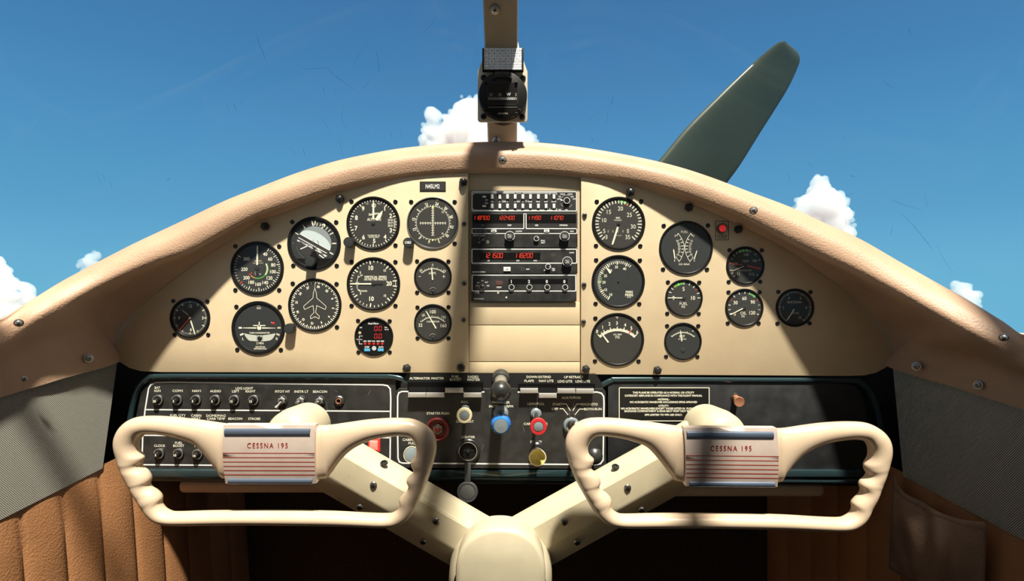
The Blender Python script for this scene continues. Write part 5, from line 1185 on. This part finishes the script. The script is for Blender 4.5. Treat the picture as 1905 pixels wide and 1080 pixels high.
# centre head
def tomb(cx, top, hw, r, bot, n=12):
    p = []
    for i in range(2 * n + 1):
        a = math.pi - math.pi * i / (2 * n); x = math.cos(a); y = math.sin(a)
        e = 2 / 2.25; sx = abs(x) ** e * (1 if x > 0 else -1); sy = abs(y) ** e
        p.append((cx + hw * sx, top + r - r * sy))
    return p + [(cx + hw, bot), (cx - hw, bot)]
b = B(931, 1060, -.20, rel=False); K_ = b.K; b.prism(tomb(931, 983, 84.5, 88, 2180), -.034, 0, 'column_paint', bev=9, bd=.007); b.make('column_head', t, smooth=50)
b = B(931, 1000, -.135, rel=False); b.prism(tomb(930, 958, 37, 16, 1080), -.0, .016, 'column_paint', bev=3); b.make('column_neck', t, smooth=50)
b = B(931, 1050, -.13, rel=False)
# flared saddle joining arms and head
b.lathe([(98, -.02), (95, .008), (90, .020), (84, .03)], 'column_paint', 931, 1074, n=64); o = b.make('saddle', t, smooth=60)

# ------------------------------------------------------------------ control wheels
OUT = [(1000, 690), (800, 687), (600, 689), (450, 691), (370, 688), (310, 678), (262, 645), (225, 600), (185, 535), (150, 475), (118, 415), (92, 345), (75, 285), (71, 235), (80, 195), (104, 155), (145, 120), (200, 101), (270, 97), (350, 100), (440, 108), (540, 120), (640, 133), (700, 139), (800, 146), (947, 148),
       (1090, 146), (1190, 148), (1260, 143), (1350, 130), (1450, 117), (1545, 110), (1620, 109), (1690, 114), (1750, 138), (1795, 175), (1820, 220), (1824, 280), (1810, 345), (1785, 425), (1757, 500), (1725, 570), (1690, 635), (1655, 672), (1600, 697), (1520, 702), (1420, 698), (1250, 693)]
INN = [(1000, 614), (600, 616), (400, 622), (362, 616), (334, 598), (318, 570), (323, 548), (315, 525), (292, 502), (266, 488), (255, 468), (263, 448), (261, 425), (245, 400), (221, 382), (211, 362), (222, 343), (226, 321), (210, 305), (197, 285), (195, 252), (206, 226), (222, 207), (248, 194), (300, 197), (360, 205), (430, 222), (510, 255), (580, 328), (640, 405), (690, 440), (947, 446),
       (1200, 440), (1245, 415), (1300, 340), (1360, 283), (1440, 240), (1520, 218), (1600, 206), (1650, 207), (1684, 216), (1703, 240), (1711, 265), (1710, 298), (1700, 320), (1685, 343), (1688, 370), (1700, 394), (1689, 415), (1668, 431), (1660, 452), (1671, 477), (1664, 501), (1640, 524), (1620, 549), (1625, 580), (1614, 606), (1588, 624), (1550, 632), (1420, 628), (1250, 619)]
KEYS = [(0, 0), (1, 2), (2, 3.5), (4, 5.6), (6, 7), (9, 8), (11, 9), (14, 10.3), (17, 11.5), (20, 13), (22, 15), (24, 18), (25, 19), (26, 20), (27, 21.4), (28, 22.2), (29, 22.8), (30, 23.2), (31, 25), (32, 26.9), (33, 27.6), (34, 28.4), (35, 29.2), (36, 30), (37, 31), (39, 32.4), (41, 34), (42, 35), (44, 37), (47, 38.6), (50, 39.6), (53, 40.8), (55, 41.5), (57, 42.6), (58, 44.5), (59, 46), (60, 47), (61, 48)]
GR = {9: 6, 8: -3, 10: -4, 11: 7, 12: -5, 13: 6, 7: 5}
YW = -.18; ZS = 2.931
def wheel(name, du, dv, su, rot, label):
    toP = lambda x, y: (513 + (x - 947) / ZS, 875.9 + (y - 398.5) / ZS)
    t = thing('control_yoke', label, 'control wheel', W(513, 876, YW), 'cream control wheels')
    b = B(513, 876, YW, rel=False, m='yoke_plastic')
    fr = lambda L, x: cr(*[Vector(L[(int(x) + q - 1) % len(L)]) for q in range(4)], x - int(x))
    O = []; I = []
    for (i0, o0), (i1, o1) in zip(KEYS, KEYS[1:]):
        ns = int((i1 - i0) * 3) + 1
        for q in range(ns):
            s_ = q / ns; I.append(W(*toP(*fr(INN, i0 + (i1 - i0) * s_)), YW)); O.append(W(*toP(*fr(OUT, o0 + (o1 - o0) * s_)), YW))
    rr = []; N = 20
    for o, i in zip(O, I):
        c = (o + i) / 2; h = (o - i) / 2; L = h.length; dep = min(.0122, max(.0115, L * .95)) if L < .03 else .0122 - min(.002, (L - .03) * .1)
        hub_ = 1 if L > .03 else 0; e = .75 if hub_ else .95
        ring = []
        for j in range(N):
            q = 2 * math.pi * j / N; cx_, sy_ = math.cos(q), math.sin(q)
            cx_ = abs(cx_) ** e * (1 if cx_ > 0 else -1); sy_ = abs(sy_) ** e * (1 if sy_ > 0 else -1)
            ring.append(c + h * cx_ + Vector((0, -dep * sy_, 0)))
        rr.append(ring)
    rr.append(rr[0]); b.grid(rr, closed=True); b.make('rim', t, smooth=80)
    # plate
    q = lambda x, y: toP(x, y)
    Yp = YW - .0145
    b = B(513, 836, YW, rel=False, m='alu_plate')
    def sheet(x0a, x1a, x0b, x1b, ya, yb, m, dd, bow=.0035, nn=14):
        rws = []
        for i in range(nn + 1):
            s_ = i / nn; y = ya + (yb - ya) * s_; x0 = x0a + (x0b - x0a) * s_; x1 = x1a + (x1b - x1a) * s_
            yy = (y - 133) / (445 - 133); d_ = dd + bow * (1 - (2 * yy - 1) ** 2)
            rws.append([b.P(*q(x0 + (x1 - x0) * j / 6, y), d_) for j in range(7)])
        b.grid(rws, m)
    sheet(693, 1183, 704, 1188, 133, 445, 'alu_plate', .0128)
    e = [(693, 133), (1183, 133), (1188, 445), (704, 445)]
    for i in range(4):
        a, c = e[i], e[(i + 1) % 4]; nn = 10; L1 = []; L2 = []
        for j in range(nn + 1):
            x = a[0] + (c[0] - a[0]) * j / nn; y = a[1] + (c[1] - a[1]) * j / nn; yy = (y - 133) / 312; L1.append(b.P(*q(x, y), .0128 + .0035 * (1 - (2 * yy - 1) ** 2))); L2.append(b.P(*q(x, y), .002))
        b.add(L1 + L2, [(j, j + 1, nn + 2 + j, nn + 1 + j) for j in range(nn)], 'alu_plate')
    for k_, y in enumerate((278, 301.5, 325, 348.5, 371.5, 395)):
        yy = (y - 133) / 312; d_ = .0128 + .0035 * (1 - (2 * yy - 1) ** 2) + .0002
        b.strip([q(697 + k_ * 1, y - 1), q(1186, y)], 1.25, d_, 'red_line')
    b.text('CESSNA 195', q(935, 238)[0], q(935, 238)[1], 9.8, .0128 + .0035 * (1 - (2 * (105 / 312) - 1) ** 2) + .0003, 'red_text', w=73.5, bold=.012, track=.24)
    npl = b.make('name_plate', t, smooth=50)
    b = B(513, 836, YW, rel=False, m='chrome_bar'); 
    def barr(x0, x1, y0, y1, dd):
        rws = []
        for i in range(9):
            a = math.pi * i / 8; y = (y0 + y1) / 2 - (y1 - y0) / 2 * math.cos(a); rws.append([b.P(*q(x0 + (x1 - x0) * j / 4, y), dd + .0028 * math.sin(a)) for j in range(5)])
        b.grid(rws, 'chrome_bar')
    barr(705, 1160, 150, 192, .0138); b.make('chrome_strip', npl, smooth=60)
    b = B(513, 836, YW, rel=False, m='chrome_bar'); barr(722, 1170, 416, 447, .0130); b.make('chrome_strip', npl, smooth=60)
    b = B(513, 836, YW, rel=False, m='clear_sleeve'); sheet(688, 1196, 700, 1198, 128, 449, 'clear_sleeve', .0166, bow=.0030)
    b.make('clear_sleeve', npl, smooth=60)
    return t
w1 = wheel('control_wheel', 0, 0, 1, 0, 'cream control wheel on the left arm, its right grip in shadow, over the circuit breakers')
t = thing('control_yoke', 'cream control wheel on the right arm, beside the printed black placard', 'control wheel', W(1353.5, 881.5, YW), 'cream control wheels')
def copy_tree(o, parent):
    c = o.copy(); col.objects.link(c); c.parent = parent
    for ch in list(o.children): copy_tree(ch, c)
for ch in list(w1.children): copy_tree(ch, t)
t.rotation_euler = (0, R(.42), 0); t.scale = (1.012, 1, 1.006)

# ------------------------------------------------------------------ propeller
YPR = 1.9
t = thing('propeller', 'dark green propeller with one broad blade rising beyond the windshield', 'propeller', W(952, 780, YPR))
LE = [(1040, 560), (1085, 480), (1130, 410), (1180, 350), (1222.6, 300.7), (1269, 245), (1321, 193), (1355, 160), (1387, 130), (1415, 105), (1439, 86), (1450, 81), (1463, 78.6)]
TE = [(1090, 600), (1160, 545), (1235, 485), (1300, 420), (1358, 341), (1387, 301), (1424, 241), (1454, 193), (1476, 156), (1491, 123), (1496, 103), (1487, 87), (1466, 78.8)]
b = B(1200, 400, YPR, rel=False, m='prop_green'); L_ = spline2(LE, 4); T_ = spline2(TE, 4); rr = []
nst = len(L_)
for i in range(nst):
    s_ = i / (nst - 1); th = .034 * (1 - s_) ** .7 + .004; rg = []
    th *= 1 if s_ < .9 else max(.3, (1 - s_) * 10)
    for j in range(24):
        a = 2 * math.pi * j / 24; x = (1 - math.cos(a)) / 2; c = math.sin(a)
        u = L_[i][0] + (T_[i][0] - L_[i][0]) * x; v = L_[i][1] + (T_[i][1] - L_[i][1]) * x
        tw = (.10 * (1 - s_) + .05) * (x - .4)     # blade pitch: trailing edge set back
        prof = abs(c) ** .7 * (1.25 - x) * (1 if c > 0 else -.35)
        rg.append(b.P(u, v, tw * -1 + th * prof))
    rr.append(rg)
rr = rr[:-3]; b.grid(rr, closed=True); b.add(rr[-1], [tuple(range(24))]); b.add(rr[0], [tuple(range(24))]); b.make('blade', t, smooth=60)
b = B(1000, 740, YPR); b.tube([W(952, 780, YPR), W(1000, 680, YPR), W(1066, 582, YPR)], [.09, .07, .06], 'prop_green', n=20); b.make('blade_shank', t)
b = B(952, 780, YPR); b.lathe([(80, -.12), (80, .05), (50, .1), (0, .1)], 'steel_dark', n=40); b.make('hub', t)

# ------------------------------------------------------------------ clouds (real, far beyond the windshield)
YCL = 420.0
def cloud(label, blobs, seed, disp=.20):
    import bmesh
    bm = bmesh.new(); k = (D + YCL) / F; c0 = W(blobs[0][0], blobs[0][1], YCL)
    for i, (u, v, r) in enumerate(blobs):
        p = W(u, v, YCL) - c0; rr_ = r * k
        bmesh.ops.create_icosphere(bm, subdivisions=3, radius=rr_, matrix=Matrix.Translation(p + Vector((0, (i % 3 - 1) * rr_ * .4, 0))))
    rnd = random.Random(seed)
    for (u, v, r) in blobs:
        for q in range(34):
            a = rnd.uniform(-.25, 1.25) * math.pi; f = rnd.uniform(.55, 1.0); s_ = r * rnd.uniform(.14, .36)
            p = W(u + math.cos(a) * r * f, v - math.sin(a) * r * f, YCL) - c0
            bmesh.ops.create_icosphere(bm, subdivisions=2, radius=s_ * k, matrix=Matrix.Translation(p + Vector((0, rnd.uniform(-.8, .3) * r * k, 0))))
    me = bpy.data.meshes.new('cumulus_cloud'); bm.to_mesh(me); bm.free(); me.materials.append(M['cloud'])
    o = bpy.data.objects.new('cumulus_cloud', me); col.objects.link(o); put(o, c0); tag(o, label, 'cloud', 'cumulus clouds beyond the windshield')
    md = o.modifiers.new('r', 'REMESH'); md.mode = 'VOXEL'; md.voxel_size = .62; md.use_smooth_shade = True
    mxr = max(r for _, _, r in blobs) * k
    sm = o.modifiers.new('sm', 'SMOOTH'); sm.iterations = 5
    for sz, st in ((.6, disp * .55), (.22, disp * .12)):
        tx = bpy.data.textures.new('cl', 'CLOUDS'); tx.noise_scale = sz * mxr; tx.noise_depth = 2
        d = o.modifiers.new('d', 'DISPLACE'); d.texture = tx; d.strength = st * mxr * 1.6; d.mid_level = .5; d.texture_coords = 'LOCAL'
    return o
cloud('large white cumulus cloud behind the foot of the compass post', [(870, 250, 42), (872, 208, 26), (852, 240, 34), (806, 218, 16), (806, 246, 20), (818, 272, 30), (900, 225, 34), (940, 252, 34), (975, 264, 20), (920, 290, 60), (838, 275, 36), (995, 268, 9)], 1)
cloud('tall white cumulus cloud right of the propeller blade, with a rounded top', [(1523, 385, 34), (1524, 343, 15), (1522, 360, 17), (1500, 385, 22), (1548, 380, 22), (1562, 405, 20), (1490, 400, 18), (1530, 420, 42), (1570, 430, 16)], 2)
cloud('small thin white cloud by the lower right window edge', [(1785, 538, 14), (1776, 530, 8), (1800, 545, 10), (1815, 548, 9), (1795, 560, 20)], 3, .3)
cloud('small wispy white cloud above the left coaming', [(172, 482, 11), (180, 475, 8), (160, 488, 9), (150, 494, 6), (176, 500, 14)], 4, .35)
cloud('broad white cloud at the lower left edge of the windshield', [(5, 560, 40), (-30, 540, 50), (28, 545, 24), (10, 515, 16), (50, 562, 14), (-10, 485, 12), (20, 590, 40)], 5, .3)

# ------------------------------------------------------------------ light, sky, camera
su = bpy.data.lights.new('sun', 'SUN'); su.energy = 10.5; su.angle = R(2.8); su.color = (1, .935, .81)
so = bpy.data.objects.new('sun', su); col.objects.link(so); so.rotation_euler = SD.to_track_quat('-Z', 'Y').to_euler(); so.location = (0, -3, 5)
w = bpy.data.worlds.new('sky'); scene.world = w; w.use_nodes = True; nt = w.node_tree; bg = nt.nodes['Background']
tc = nt.nodes.new('ShaderNodeTexCoord'); nz = nt.nodes.new('ShaderNodeVectorMath'); nz.operation = 'NORMALIZE'
nt.links.new(tc.outputs['Generated'], nz.inputs[0])
sep = nt.nodes.new('ShaderNodeSeparateXYZ'); nt.links.new(nz.outputs[0], sep.inputs[0])
rp = nt.nodes.new('ShaderNodeValToRGB'); nt.links.new(sep.outputs['Z'], rp.inputs[0])
E = rp.color_ramp.elements; E[0].position = 0.0; E[0].color = (.15, .46, .67, 1); E[1].position = 1; E[1].color = (.015, .07, .22, 1)
for p, c in ((.05, (.14, .43, .655)), (.12, (.108, .36, .60)), (.26, (.078, .28, .53)), (.36, (.062, .225, .46)), (.47, (.052, .183, .40))):
    e = rp.color_ramp.elements.new(p); e.color = (*c, 1)
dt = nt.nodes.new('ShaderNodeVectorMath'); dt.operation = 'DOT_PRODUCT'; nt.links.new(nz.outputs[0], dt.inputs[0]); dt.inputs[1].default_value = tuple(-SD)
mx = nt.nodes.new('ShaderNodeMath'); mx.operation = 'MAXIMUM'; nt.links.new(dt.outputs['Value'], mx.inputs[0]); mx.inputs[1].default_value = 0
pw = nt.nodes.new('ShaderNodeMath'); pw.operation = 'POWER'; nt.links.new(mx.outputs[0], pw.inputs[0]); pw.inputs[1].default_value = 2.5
gc = nt.nodes.new('ShaderNodeMix'); gc.data_type = 'RGBA'; nt.links.new(pw.outputs[0], gc.inputs[0]); nt.links.new(rp.outputs[0], gc.inputs[6]); gc.inputs[7].default_value = (.54, .45, .33, 1)  # warm glow towards the sun, added to the sky to fill shaded surfaces
# ground and haze below the horizon
ls = nt.nodes.new('ShaderNodeMapRange'); ls.inputs['From Min'].default_value = -.22; ls.inputs['From Max'].default_value = -.12; nt.links.new(sep.outputs['Z'], ls.inputs['Value'])
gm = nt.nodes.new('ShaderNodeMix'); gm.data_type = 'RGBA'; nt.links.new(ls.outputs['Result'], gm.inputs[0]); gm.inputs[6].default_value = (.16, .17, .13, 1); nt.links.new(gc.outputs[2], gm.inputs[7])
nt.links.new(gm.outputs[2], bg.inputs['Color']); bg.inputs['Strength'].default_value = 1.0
cam = bpy.data.cameras.new('camera'); co = bpy.data.objects.new('camera', cam); col.objects.link(co); co.location = (0, -D, EZ); co.rotation_euler = (R(90), 0, 0)
cam.sensor_width = 36; cam.sensor_fit = 'HORIZONTAL'; cam.lens = 36 * F / 1905; cam.clip_start = .02; cam.clip_end = 5000
scene.camera = co
scene.view_settings.view_transform = 'Standard'; scene.view_settings.look = 'None'; scene.view_settings.gamma = 1; scene.view_settings.exposure = 0
scene.cycles.volume_bounces = 5; scene.cycles.max_bounces = 8; scene.cycles.transparent_max_bounces = 12; scene.cycles.use_denoising = True
